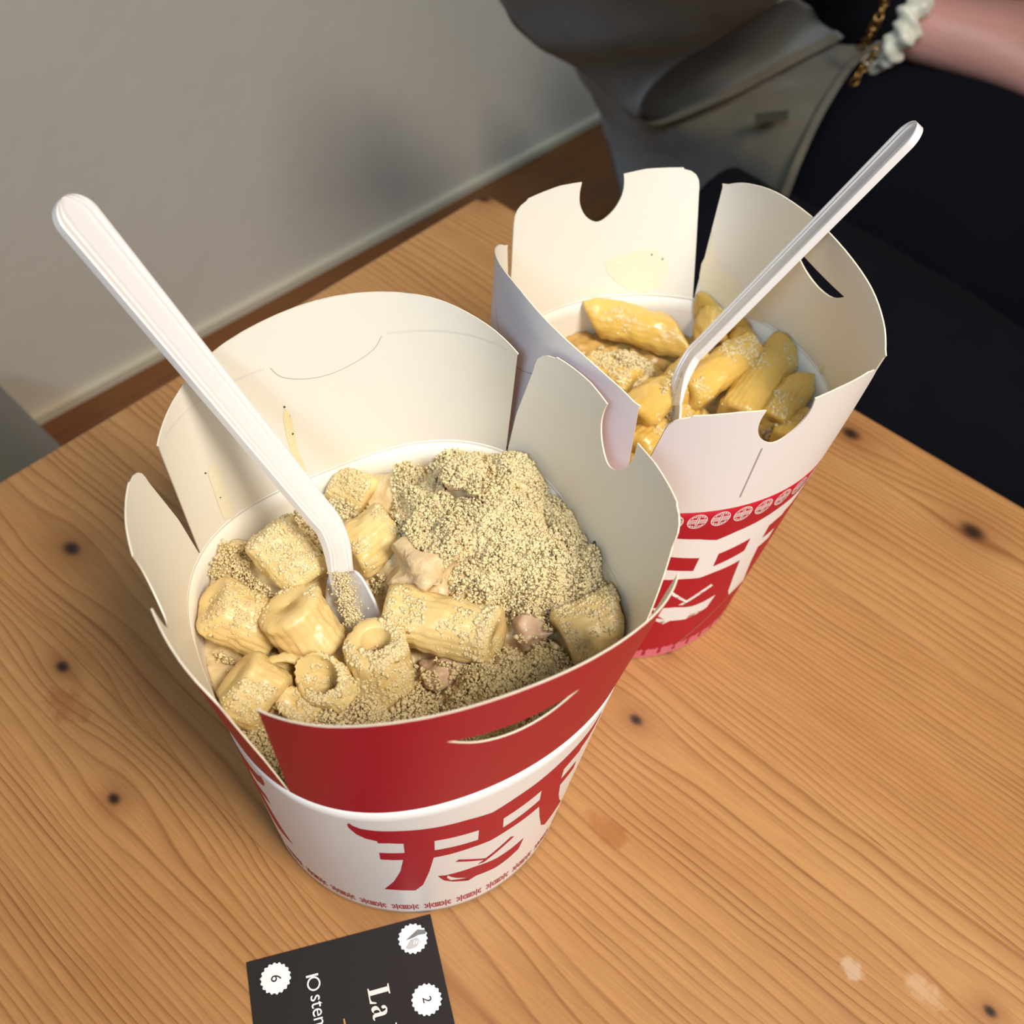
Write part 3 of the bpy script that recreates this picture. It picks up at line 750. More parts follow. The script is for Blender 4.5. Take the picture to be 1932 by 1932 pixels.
def chunk(name, px, z, size, mat, label, stretch=(1, 1, 1), seed=0, cat='meat'):
    bm = bmesh.new(); bmesh.ops.create_cube(bm, size=2); bmesh.ops.subdivide_edges(bm, edges=bm.edges[:], cuts=7, use_grid_fill=True)
    c = at(px[0], px[1], z); rot = Matrix.Rotation(seed * 1.3, 3, 'Z') @ Matrix.Rotation(0.5 + seed, 3, 'X')
    for v in bm.verts:
        q = v.co.normalized() * 0.45 + v.co * 0.6
        q = Vector((q.x * stretch[0], q.y * stretch[1], q.z * stretch[2])) * size
        q += q.normalized() * (noise.noise(q * 180 + Vector((seed, 0, 0))) * size * .7 + noise.noise(q * 500 + Vector((seed, 0, 0))) * size * .3)
        v.co = c + rot @ q
    me = bpy.data.meshes.new(name); bm.to_mesh(me); bm.free(); me.materials.append(mat)
    for p_ in me.polygons: p_.use_smooth = True
    o = link(name, me); tag(o, label, cat); return o

def surface(name, b, base, mounds, mat, label, amp=0.0014, crumbs=()):
    """bumpy food surface filling the box up to the wall"""
    ms = [(at(x, y, z), z - base, r) for (x, y, z, r) in mounds]
    def H(x, y):
        m = 0
        for c, hh, r in ms:
            d = ((x - c.x) ** 2 + (y - c.y) ** 2) / (r * r); g = hh * math.exp(-d * 0.9); m = max(m, g) if hh > 0 else m
        m2 = sum(hh * math.exp(-((x - c.x) ** 2 + (y - c.y) ** 2) / (r * r)) for c, hh, r in ms if hh < 0)
        z = base + m + m2
        z += 0.0022 * min(1, abs(m) / .008) * (noise.noise((x * 130, y * 130, 4.4)) + .6 * noise.noise((x * 300, y * 300, 9.4)))
        z += amp * (noise.noise((x * 90, y * 90, 1.7)) * 1.6 + abs(noise.noise((x * 200, y * 200, 3))) * 2.0 + noise.noise((x * 420, y * 420, 5)) * .9)
        return z
    NA, NR = 200, 84; V = []; F = []
    cc = b['c'] + b['o'] * .9
    for j in range(NR + 1):
        for k in range(NA):
            an = 2 * math.pi * k / NA; f = j / NR
            W = body_pt(b, np.array([an]), np.array([base + .004]), -0.0004)[0]
            x = cc[0] + (W[0] - cc[0]) * f; y = cc[1] + (W[1] - cc[1]) * f; z = H(x, y)
            V.append((x, y, z))
    for j in range(NR):
        for k in range(NA):
            k2 = (k + 1) % NA; F.append((j * NA + k, (j + 1) * NA + k, (j + 1) * NA + k2, j * NA + k2))
    # closed underside
    o_ = len(V)
    for k in range(NA):
        W = body_pt(b, np.array([2 * math.pi * k / NA]), np.array([base - 0.03]), -0.0004)[0]; V.append(tuple(W))
    for k in range(NA):
        k2 = (k + 1) % NA; F.append((NR * NA + k, o_ + k, o_ + k2, NR * NA + k2))
    F.append(tuple(range(o_, o_ + NA))[::-1])
    cp = [(at(x, y, z), r * 1.02) for (x, y, z, r, d) in crumbs if d >= .7]
    I = []
    for f in F:
        c = np.mean([V[i] for i in f[:4]], axis=0); nn = noise.noise((c[0] * 160, c[1] * 160, 8.1)) * .35
        I.append(1 if len(f) == 4 and any((c[0] - p_.x) ** 2 + (c[1] - p_.y) ** 2 < (r_ * (1 + nn)) ** 2 for p_, r_ in cp) else 0)
    o = mesh(name, V, F, [mat, M['crumb']], I); tag(o, label, 'sauce', kind='stuff'); return o, H

patch1 = [(900, 1370, .081, .009, 1.0), (1000, 1335, .083, .009, 1.0), (645, 925, .082, .007, .9), (960, 890, .093, .013, 1.0), (870, 880, .092, .011, .9), (1090, 960, .09, .011, .7), (1150, 1080, .086, .010, .5), (1190, 1120, .084, .008, .5), (900, 950, .092, .021, 1.0), (1010, 1050, .088, .016, 1.0), (820, 915, .088, .011, .8), (1090, 1020, .084, .011, .6), (950, 1285, .084, .0125, 1.0), (1040, 1265, .082, .009, 1.0),
          (650, 1330, .078, .010, .8), (600, 1370, .077, .007, .8), (480, 1430, .078, .0125, 1.0), (760, 1325, .078, .009, .8), (530, 1040, .088, .012, .75), (460, 1060, .08, .009, .5),
          (650, 930, .08, .008, .6), (1120, 1180, .083, .012, .6), (1195, 1150, .083, .009, .7), (760, 1150, .092, .006, .65), (880, 1230, .082, .007, .55), (930, 1190, .088, .004, .5),
          (440, 1150, .088, .0075, .6), (440, 1235, .084, .004, .3), (725, 1290, .080, .0075, .75), (750, 1250, .086, .005, .7), (690, 1090, .08, .005, .6), (600, 1120, .088, .004, .4),
          (860, 1030, .09, .009, .6), (900, 1130, .082, .009, .5), (560, 960, .084, .010, .45), (745, 975, .088, .006, .5)]
patch2 = [(1180, 672, .08, .010, .75), (1060, 680, .073, .0075, .5), (1130, 730, .077, .007, .6), (1395, 655, .086, .006, .6), (1420, 690, .078, .006, .4), (1010, 630, .071, .006, .4), (1300, 690, .084, .008, .1),
          (1490, 680, .08, .006, .3), (1290, 830, .078, .010, .4), (1240, 770, .085, .006, .05), (1480, 790, .078, .010, .35), (1110, 610, .084, .004, .2), (1160, 640, .076, .006, .5), (1330, 770, .078, .006, .6), (1440, 650, .08, .008, .2)]
S1, H1 = surface('cheese_sauce', B1_, 0.0730, [
    (960, 885, .0925, .013), (870, 880, .0915, .012), (760, 900, .0860, .010), (1085, 960, .0900, .012), (1130, 1060, .0880, .012), (1170, 1120, .084, .010), (700, 1000, .082, .010), (420, 1040, .082, .009),
    (900, 950, .0960, .024), (1010, 1040, .0900, .017), (830, 920, .0900, .012), (1075, 1010, .0860, .012), (940, 1290, .0855, .0115), (1030, 1270, .0835, .010),
    (660, 1330, .0790, .010), (480, 1430, .0780, .012), (600, 1375, .0770, .007), (545, 1050, .0855, .0115), (480, 1060, .0800, .010), (650, 930, .0800, .009),
    (1120, 1190, .0810, .013), (1200, 1150, .0800, .010), (760, 1320, .079, .008), (900, 1370, .0850, .008), (1000, 1335, .0870, .009), (1070, 1290, .0865, .008)],
    M['sauce'], 'creamy beige cheese sauce between the pasta in the near box', crumbs=patch1)
S2, H2 = surface('cheese_sauce', B2_, 0.0690, [
    (1060, 690, .0720, .010), (1180, 690, .0760, .010), (1130, 740, .073, .010), (1400, 660, .074, .010), (1480, 730, .074, .012), (1010, 640, .070, .008), (1500, 800, .0730, .012), (1240, 850, .07, .01)],
    M['sauce_dark'], 'yellow cheese sauce between the penne in the far box', crumbs=patch2)

P_ = M['pasta']; Y_ = M['pasta_yellow']
food1 = []
def pz(px0, z0, px1, z1): return at(px0[0], px0[1], z0), at(px1[0], px1[1], z1)
food1.append(penne('rigatoni', *pz((722, 1152), .0850, (938, 1205), .0850), .0079, P_, 'short ridged pasta tube lying across the middle of the near box right of the spoon', cut0=.2, cut1=.25))
food1.append(penne('penne', *pz((542, 1138), .0900, (605, 1232), .0780), .0086, P_, 'thick upright pasta tube left of the spoon, its crumbless side towards the camera', cut0=.3, flat=.9))
food1.append(penne('penne', *pz((395, 1135), .0850, (520, 1205), .0760), .0082, P_, 'crumb-topped pasta tube touching the left wall of the near box', cut0=.4, flat=.9))
food1.append(penne('penne', *pz((440, 1278), .0860, (520, 1335), .0800), .0090, P_, 'fat sauce-coated pasta tube at the lower left of the near box', cut0=.2, cut1=.3, flat=.9))
food1.append(penne('penne', *pz((528, 1288), .0845, (640, 1272), .0740), .0066, P_, 'pasta tube with its wide open end facing left, under the leftmost thick tubes', hollow=True, cut0=1.3, flat=.75, wall=.0014))
food1.append(penne('penne', *pz((598, 1272), .0870, (660, 1325), .0770), .0060, P_, 'pasta tube with narrow open mouth beside the spoon bowl', hollow=True, cut0=1.2, cut1=.5, flat=.8, wall=.0014))
food1.append(penne('penne', *pz((556, 1325), .0830, (600, 1345), .0750), .0045, P_, 'small pasta end poking up in front of the two open pasta mouths', cut0=.9))
food1.append(penne('penne', *pz((708, 1205), .0905, (730, 1320), .0740), .0082, P_, 'pasta tube standing at the tip of the spoon bowl with crumbs on its right side', cut0=.5, flat=.85, wall=.0042, hollow=True))
food1.append(penne('penne', *pz((655, 1055), .0830, (745, 985), .0830), .0078, P_, 'smooth pasta tube half buried behind the spoon neck', cut1=.5))
food1.append(penne('penne', *pz((628, 905), .0800, (700, 945), .0790), .0062, P_, 'small pasta tube lying against the back flap behind the spoon', cut0=.3))
food1.append(penne('penne', *pz((1060, 1215), .0815, (1200, 1150), .0850), .0088, P_, 'pasta tube with a yellow open end by the right flap', hollow=True, wall=.004, cut1=.8))
food1.append(penne('penne', *pz((500, 1000), .0905, (585, 1105), .0830), .0076, P_, 'crumb-covered pasta tube leaning in the left back of the near box', cut0=.3))
meats = [chunk('meat_piece', (812, 1068), .0850, .0098, M['meat'], 'pale brown cooked meat chunk under the crumb pile, middle of the near box', (1.1, .8, .8), 1),
         chunk('ham_piece', (882, 905), .0985, .0045, M['ham'], 'pink ham bit peeking through the top of the crumb pile', (1.3, .8, .7), 2),
         chunk('ham_piece', (838, 1265), .0760, .0055, M['ham'], 'pinkish ham bit in the gap near the front flap of the near box', (1.2, .8, .7), 3),
         chunk('ham_piece', (1003, 1190), .0800, .0050, M['ham'], 'pale pink ham bit right of the lying ridged tube', (.9, .8, .8), 4),
         chunk('ham_piece', (560, 1180), .0700, .0045, M['ham'], 'dull pink ham bit deep between the left pasta tubes', (1, .8, .8), 5)]
food2 = []
food2.append(penne('penne', *pz((1105, 590), .0780, (1290, 640), .0775), .0070, Y_, 'glossy yellow penne lying across the back of the far box', cut0=-1.0, cut1=1.0, face=UP, ridge=.00008))
food2.append(penne('penne', *pz((1190, 790), .0800, (1330, 690), .0760), .0070, Y_, 'long yellow penne left of the spoon bowl in the far box', cut0=-.7, cut1=.2, face=UP, noise_amp=.0008, ridge=.00008))
food2.append(penne('penne', *pz((1290, 745), .0790, (1425, 655), .0795), .0068, Y_, 'crumb-topped yellow penne behind the spoon neck in the far box', cut1=.4, ridge=.0001))
food2.append(penne('penne', *pz((1385, 790), .0740, (1498, 640), .0800), .0072, Y_, 'yellow penne leaning up the right wall of the far box', cut1=-.9, face=RT, ridge=.0002))
food2.append(penne('penne', *pz((1340, 650), .0730, (1350, 560), .0830), .0060, Y_, 'pointed penne standing up at the slit between the back and right flaps', cut1=1.5, face=RT, ridge=.0001))
food2.append(penne('penne', *pz((1395, 655), .0740, (1420, 600), .0780), .0058, Y_, 'short yellow penne end beside the standing pointed penne', cut1=-.6))
food2.append(penne('penne', *pz((1455, 800), .0740, (1510, 720), .0780), .0062, Y_, 'stubby yellow penne right of the leaning one, above the front flap notch', cut1=-.9, face=RT))
food2.append(penne('penne', *pz((1190, 860), .0720, (1290, 770), .0700), .0070, Y_, 'shaded penne under the long one, seen through the near box notch', cut0=.4))
food2.append(penne('penne', *pz((1105, 690), .0720, (1200, 730), .0720), .0064, Y_, 'sauce-coated penne under the crumb clump at the left of the far box', cut1=.4))
food2.append(penne('penne', *pz((1480, 845), .0745, (1530, 790), .0745), .0062, Y_, 'pale penne end just inside the front flap notch of the far box', cut1=.3))

for o in food1: o['group'] = 'pasta tubes in the near box'
for o in food2: o['group'] = 'penne in the far box'
for o in meats: o['group'] = 'meat bits in the near box'
for o in (box1, box2): o['group'] = 'takeaway noodle boxes'
# crumbs: small irregular grains dropped on what lies below
def bvh_of(objs):
    V = []; F = []
    for o in objs:
        s = len(V); mw = o.matrix_world if o.parent is None else Matrix.Identity(4)
        V += [v.co.copy() for v in o.data.vertices]; F += [tuple(s + i for i in p_.vertices) for p_ in o.data.polygons]
    return BVHTree.FromPolygons(V, F)
OCT = np.array([(1, 0, 0), (-1, 0, 0), (0, 1, 0), (0, -1, 0), (0, 0, 1), (0, 0, -1)], float)
OF = [(0, 2, 4), (2, 1, 4), (1, 3, 4), (3, 0, 4), (2, 0, 5), (1, 2, 5), (3, 1, 5), (0, 3, 5)]
def grains(name, pts, sizes, mat, label, cat='crumbs', parent=None):
    n = len(pts); pts = np.array(pts); sizes = np.array(sizes)
    V = OCT[None] * (nrng.uniform(.6, 1.3, (n, 6, 1))) + nrng.normal(0, .22, (n, 6, 3))
    Q = nrng.normal(size=(n, 4)); Q /= np.linalg.norm(Q, axis=1)[:, None]; w, x, y, z = Q.T
    Rm = np.stack([1 - 2 * (y * y + z * z), 2 * (x * y - z * w), 2 * (x * z + y * w), 2 * (x * y + z * w), 1 - 2 * (x * x + z * z), 2 * (y * z - x * w), 2 * (x * z - y * w), 2 * (y * z + x * w), 1 - 2 * (x * x + y * y)], -1).reshape(n, 3, 3)
    V = np.einsum('nij,nkj->nki', Rm, V) * sizes[:, None, None] + pts[:, None]
    Fa = (np.array(OF)[None] + (np.arange(n) * 6)[:, None, None]).reshape(-1)
    me = bpy.data.meshes.new(name); me.vertices.add(n * 6); me.vertices.foreach_set('co', V.reshape(-1).astype(np.float32))
    me.loops.add(len(Fa)); me.loops.foreach_set('vertex_index', Fa.astype(np.int32)); me.polygons.add(n * 8)
    me.polygons.foreach_set('loop_start', np.arange(0, n * 24, 3, dtype=np.int32)); me.polygons.foreach_set('loop_total', np.full(n * 8, 3, dtype=np.int32))
    me.polygons.foreach_set('use_smooth', [True] * (n * 8)); me.update(calc_edges=True); me.materials.append(mat)
    o = link(name, me); tag(o, label, cat, kind='stuff'); return o
def scatter(bvh, b, patches, ntry, clump, smin, smax, zmax):
    ps = [(at(x, y, z), r, d) for (x, y, z, r, d) in patches]; pts = []; sz_ = []
    cc = b['c'] + b['o']
    for _ in range(ntry):
        c, r, d = ps[rnd.randrange(len(ps))] if False else rnd.choices(ps, weights=[q[1] ** 2 * q[2] for q in ps])[0]
        a_ = rnd.uniform(0, 2 * math.pi); rr = r * math.sqrt(rnd.random()) * 1.15
        x = c.x + math.cos(a_) * rr; y = c.y + math.sin(a_) * rr
        W = body_pt(b, np.array([math.atan2(y - cc[1], x - cc[0])]), np.array([0.082]), -.0008)[0]
        if math.hypot(x - cc[0], y - cc[1]) > math.hypot(W[0] - cc[0], W[1] - cc[1]): continue
        nn = noise.noise((x * 160, y * 160, 8.1)) * .7 + noise.noise((x * 420, y * 420, 2.2)) * .5
        if nn < (0.50 - d) - .25 * (1 - rr / r): continue
        hit = bvh.ray_cast(Vector((x, y, .2)), Vector((0, 0, -1)))
        if hit[0] is None: continue
        nz = hit[1].z
        if nz < .25 and rnd.random() < .6: continue
        h_ = clump * max(0, .5 + nn) * rnd.random()
        s = rnd.uniform(smin, smax) * (1.5 if rnd.random() < .08 else 1)
        pts.append(tuple(hit[0] + hit[1] * (h_ * .6) + Vector((0, 0, h_ * .6)))); sz_.append(s)
    return pts, sz_
bv1 = bvh_of([S1] + food1 + meats)
p1, z1 = scatter(bv1, B1_, patch1, 105000, .0032, .00026, .00066, .1)
grains('breadcrumbs', p1, z1, M['crumb'], 'pale fluffy crumb topping heaped over the pasta in the near box')
bv2 = bvh_of([S2] + food2)
p2, z2 = scatter(bv2, B2_, patch2, 16000, .0016, .00024, .00060, .1)
grains('breadcrumbs', p2, z2, M['crumb'], 'scattered crumb clumps on the yellow penne in the far box')

# ------------------------------------------------------------------ SPOONS
PROF = [(-1, 0, 0), (-1, .55, 0), (-.90, .75, 0), (-.78, .62, 0), (-.74, .25, 0), (-.64, .2, 0), (-.60, .42, 0), (-.5, .42, 0), (-.46, 0, 0), (.46, 0, 0), (.5, .42, 0), (.60, .42, 0), (.64, .2, 0), (.74, .25, 0), (.78, .62, 0), (.90, .75, 0), (1, .55, 0), (1, 0, 0),
        (1, -1.7, 1), (.9, -1.9, 1), (.82, -1.7, 1), (.78, -.9, 1), (-.78, -.9, 1), (-.82, -1.7, 1), (-.9, -1.9, 1), (-1, -1.7, 1)]
def handle(path, widths, normals, parent, name='handle', rib=None, depth=None):
    n = len(path); V = []; F = []; m = len(PROF)
    for i in range(n):
        t = (path[min(i + 1, n - 1)] - path[max(0, i - 1)]).normalized(); nn = (normals[i] - t * normals[i].dot(t)).normalized(); w = t.cross(nn)
        rb_ = rib[i] if rib else 1; dp = depth[i] if depth else 1
        for (x, y, bk) in PROF:
            V.append(path[i] + w * (x * widths[i]) + nn * ((y * (dp if bk else rb_)) * 0.001))
    for i in range(n - 1):
        for k in range(m):
            k2 = (k + 1) % m; F.append((i * m + k, (i + 1) * m + k, (i + 1) * m + k2, i * m + k2))
    F.append(tuple(range(m))); F.append(tuple((n - 1) * m + k for k in range(m))[::-1])
    o = mesh(name, V, F, [M['plastic']], parent=parent); sharp(o, 50)
    b_ = o.modifiers.new('soft', 'BEVEL'); b_.width = 0.00015; b_.segments = 2; b_.limit_method = 'ANGLE'
    return o
def smooth_path(keys, n):
    P = catmull([tuple(k) for k in keys], n); return [Vector(p_) for p_ in P]
def spoon(label, T, Bp, bendpts, w_tip, w_bend, normal_h, bowlkeys, bowl_w, bowl_n, bowl_depth=0.003):
    root = empty('plastic_spoon', tuple(T)); tag(root, label, 'spoon', 'plastic spoons in the boxes')
    ax = (Bp - T); L = ax.length; keys = [T] + [T + ax * f for f in (.02, .05, .1, .3, .5, .7, .85, .95)] + bendpts
    path = smooth_path(keys, 5)
    d = [0]
    for i in range(1, len(path)): d.append(d[-1] + (path[i] - path[i - 1]).length)
    ws = []; rb_ = []; dp = []
    for i, p_ in enumerate(path):
        w = w_tip + (w_bend - w_tip) * min(1, d[i] / L)
        if d[i] < w_tip: w *= math.sqrt(max(0.02, 1 - (1 - d[i] / w_tip) ** 2))
        ws.append(w); e = min(1, max(0, (d[-1] - d[i]) / 0.012)); rb_.append(.3 + .7 * e); dp.append(.35 + .65 * e)
    handle(path, ws, [normal_h(min(1, d_ / L)) for d_ in d], root, rib=rb_, depth=dp)
    # bowl
    bp = smooth_path(bowlkeys, 6); n = len(bp); NS = 17; V = []; F = []
    for i in range(n):
        t = (bp[min(i + 1, n - 1)] - bp[max(0, i - 1)]).normalized(); nn = (bowl_n - t * bowl_n.dot(t)).normalized(); w = t.cross(nn)
        f = i / (n - 1); prof = max(.03, math.sin(math.pi * min(1, max(0, (f * .92 + .08)))) ** .55); bw = max(w_bend * .7 * (1 - f), bowl_w * prof)
        dep = bowl_depth * math.sin(math.pi * f) ** .8
        for lay in (0, 1):
            for k in range(NS):
                x = -1 + 2 * k / (NS - 1); V.append(bp[i] + w * (x * bw) + nn * (-dep * (1 - x * x) - lay * .0009))
    for i in range(n - 1):
        for k in range(NS - 1):
            a_ = i * 2 * NS + k; b_ = a_ + 2 * NS; F.append((a_, a_ + 1, b_ + 1, b_)); F.append((b_ + NS, b_ + NS + 1, a_ + NS + 1, a_ + NS))
        for k in (0, NS - 1):
            a_ = i * 2 * NS + k; b_ = a_ + 2 * NS; F.append((a_, b_, b_ + NS, a_ + NS) if k == 0 else (a_, a_ + NS, b_ + NS, b_))
    for i in (0, n - 1): F += [(i * 2 * NS + k, i * 2 * NS + k + 1, i * 2 * NS + k + 1 + NS, i * 2 * NS + k + NS) for k in range(NS - 1)]
    o = mesh('bowl', V, F, [M['plastic']], parent=root)
    return root
def rot_cam_normal(T, Bp, deg):
    ax = (Bp - T).normalized(); fc = Vector(CAM) - (T + Bp) / 2; n = (fc - ax * fc.dot(ax)).normalized()
    return Matrix.Rotation(R(deg), 3, ax) @ n
T1 = atd(118, 372, .2290); Bn1 = at(622, 990, .1025)
N1 = rot_cam_normal(T1, Bn1, -36); N1b = rot_cam_normal(T1, Bn1, -20)
spoon('white plastic spoon stuck in the near box, leaning on its arched back flap', T1, Bn1,
      [Bn1, at(638, 1030, .0975), at(645, 1075, .0915), at(650, 1110, .0865)], .0058, .0040, lambda f: N1,
      [at(646, 1080, .0908), at(658, 1130, .0850), at(668, 1170, .0795), at(678, 1215, .0735), at(688, 1250, .0680)], .0078, rot_cam_normal(at(646, 1080, .0905), at(688, 1250, .067), 28))
T2 = atd(1732, 232, .2860); Bn2 = at(1305, 668, .0950)
N2 = rot_cam_normal(T2, Bn2, 66)
spoon('white plastic spoon in the far box seen edge-on, leaning on the slotted right flap', T2, Bn2,
      [Bn2, at(1287, 700, .0905), at(1276, 735, .0860), at(1270, 765, .0825)], .0056, .0046, lambda f: N2,
      [at(1272, 755, .0835), at(1262, 790, .0790), at(1252, 830, .0740), at(1238, 870, .0690), at(1225, 900, .065)], .0085, rot_cam_normal(at(1272, 755, .0835), at(1225, 900, .065), 66))
# crumbs clinging to the spoon
pts = []; szs = []
for _ in range(900):
    f = rnd.random(); x = 640 + 32 * f + rnd.gauss(0, 9); y = 1080 + 105 * f
    p_ = at(x, y, .0935 - .0135 * f + rnd.random() * .0012); pts.append(tuple(p_)); szs.append(rnd.uniform(.0002, .0005))
for _ in range(260):
    f = rnd.random(); x = 1290 - 40 * f + rnd.gauss(0, 3) - 22 * (rnd.random() < .5); y = 700 + 120 * f
    p_ = at(x, y, .091 - .017 * f); pts.append(tuple(p_)); szs.append(rnd.uniform(.0002, .0005))
grains('clinging_crumbs', pts, szs, M['crumb'], 'crumbs stuck to the necks of the two plastic spoons')

# ------------------------------------------------------------------ CARD
zt = 0.0007
TLc, TRc = at(465, 1816, zt), at(812, 1725, zt)
e1 = (TRc - TLc); cw = e1.length; e1.normalize(); e2 = Vector((e1.y, -e1.x, 0))
card = empty('stamp_card', tuple(TLc - Vector((0, 0, zt))), 0); tag(card, 'black loyalty stamp card with white numbered circles lying in front of the near box', 'card')
def cpt(x, y, z): return TLc + e1 * x + e2 * y + Vector((0, 0, z - zt))
def cuv(x, y): p_ = at(x, y, zt) - TLc; return p_.dot(e1), p_.dot(e2)
V = [cpt(x, y, z) for z in (0.0002, zt) for x, y in ((0, 0), (cw, 0), (cw, .085), (0, .085))]
mesh('card_stock', V, [(0, 1, 2, 3), (7, 6, 5, 4), (1, 0, 4, 5), (2, 1, 5, 6), (3, 2, 6, 7), (0, 3, 7, 4)], [M['card']], smooth=False, parent=card)
def cdecal(name, loops, holes, mat, lift=0.00006, parent=card):
    V = []; F = []
    for li, lp in enumerate(loops):
        vo, f = tri2d(lp, holes[li] if holes else [], .004, .003); o_ = len(V); V += [cpt(x, y, zt + lift) for x, y in vo]; F += [tuple(o_ + i for i in ff) for ff in f]
    return mesh(name, V, F, [mat], smooth=False, parent=parent)
def badge(x, y, r, seed):
    cx, cy = cuv(x, y); lp = []
    for k in range(72):
        w = 2 * math.pi * k / 72; rr = r * (1 + .045 * (1 if (k // 2) % 2 else -1) + .03 * noise.noise((k * .7, seed, 0))); lp.append((cx + math.cos(w) * rr, cy + math.sin(w) * rr))
    return cdecal('white_stamp_circle', [lp], None, M['card_white']), (cx, cy)
def text(body, size, mat, cx, cy, lift=0.00012, sx=1.0, center=True, font_off=0.0):
    cu = bpy.data.curves.new('txt', 'FONT'); cu.body = body; cu.size = size; cu.offset = font_off; cu.resolution_u = 6
    if center: cu.align_x = 'CENTER'; cu.align_y = 'CENTER'
    to = bpy.data.objects.new('txt', cu); C.objects.link(to); dg = bpy.context.evaluated_depsgraph_get(); dg.update()
    me0 = bpy.data.meshes.new_from_object(to.evaluated_get(dg)); bpy.data.objects.remove(to)
    V = [cpt(cx + v.co.y, cy + v.co.x * sx, zt + lift) for v in me0.vertices]; F = [tuple(p_.vertices) for p_ in me0.polygons]
    bpy.data.meshes.remove(me0)
    return mesh('printed_text', V, F, [mat], smooth=False, parent=card)
rb_ = .0042
_, c6 = badge(520, 1846, rb_, 1); text('6', .0042, M['card'], *c6)
_, c2_ = badge(805, 1886, rb_, 2); text('2', .0036, M['card'], *c2_)
_, ch = badge(779, 1771, rb_, 3)
arm = [(ch[0] + .0040, ch[1] - .0016), (ch[0] + .0018, ch[1] - .0022), (ch[0] - .0004, ch[1] - .0010), (ch[0] - .0022, ch[1] + .0000), (ch[0] + .0002, ch[1] - .0002), (ch[0] + .0018, ch[1] - .0006), (ch[0] + .0040, ch[1] - .0004)]
hand = [(ch[0] - .0008, ch[1] + .0002), (ch[0] + .0012, ch[1] + .0000), (ch[0] + .0022, ch[1] + .0014), (ch[0] + .0004, ch[1] + .0026), (ch[0] - .0018, ch[1] + .0028), (ch[0] - .0026, ch[1] + .0020), (ch[0] - .0016, ch[1] + .0010)]
cdecal('printed_hand', [arm], None, M['card_grey'], .00012); cdecal('printed_hand', [hand], None, M['card_grey_light'], .00012)
cdecal('printed_hand', [[(ch[0] + .0002 + k * .0007, ch[1] + .0006 + .0002 * k), (ch[0] + .0005 + k * .0007, ch[1] + .0006 + .0002 * k), (ch[0] + .0001 + k * .0007, ch[1] + .0018), (ch[0] - .0002 + k * .0007, ch[1] + .0018)] for k in range(3)], None, M['card_white'], .00018)
# "10" thin, then "stem"
x0, y0 = cuv(577, 1842); x1, y1 = cuv(600, 1836)
hgt = x1 - x0
cdecal('printed_text', [[(x0, y0), (x1, y0), (x1, y0 + .0006), (x0, y0 + .0006)]], None, M['card_white'], .0001)
xc, yc = cuv(592, 1856); ring = [(xc + math.cos(w) * hgt * .54, yc + math.sin(w) * hgt * .56) for w in np.linspace(0, 2 * math.pi, 40, endpoint=False)]
cdecal('printed_text', [ring], [[[(xc + (x - xc) * .76, yc + (y - yc) * .76) for x, y in ring]]], M['card_white'], .0001)
xs, ys = cuv(588, 1878); text('stempels', .0056, M['card_white'], xs - .0004, ys, center=False, sx=.9, lift=.0001)
# serif "La" drawn by hand, reading down the card: (a along reading, b up)
def glyph(loops, ox, oy, h):
    return [[(ox + b_ * h, oy + a_ * h) for a_, b_ in lp] for lp in loops]
Lg = [[(0, 0), (.68, 0), (.74, .30), (.69, .30), (.60, .10), (.50, .06), (.34, .06), (.34, .92), (.46, .95), (.46, 1), (0, 1), (0, .95), (.12, .92), (.12, .08), (0, .05)]]
ag_out = catmull([(.08, .50), (.10, .62), (.24, .70), (.42, .66), (.50, .52), (.50, .14), (.54, .06), (.62, .07), (.62, .02), (.50, -.02), (.38, .02), (.34, .10), (.24, .0), (.10, -.01), (.02, .10), (.04, .24), (.16, .34), (.33, .40), (.33, .54), (.26, .64), (.22, .60), (.22, .50), (.14, .45)], 3, True)
ag_hole = catmull([(.33, .34), (.24, .30), (.20, .20), (.22, .09), (.28, .07), (.33, .13)], 3, True)
lx, ly = cuv(693, 1866); lx1, _ = cuv(732, 1851); LH = lx1 - lx
cdecal('printed_text', glyph(Lg, lx, ly, LH), None, M['card_cream'], .0001)
ax_, ay_ = lx + .0002, ly + LH * .80
cdecal('printed_text', glyph([ag_out], ax_, ay_, LH), [glyph([ag_hole], ax_, ay_, LH)], M['card_cream'], .0001)
cdecal('printed_text', glyph([[(0, 0), (.46, 0), (.46, .05), (.34, .08), (.34, .92), (.46, .95), (.46, 1), (0, 1), (0, .95), (.12, .92), (.12, .08), (0, .05)]], ax_, ay_ + LH * .95, LH), None, M['card_cream'], .0001)
gx, gy = cuv(649, 1922)
cdecal('printed_mark', [[(gx - .0002, gy), (gx + .0002, gy), (gx + .0004, gy + .004), (gx - .0003, gy + .004)]], None, M['card_gold'], .0001)

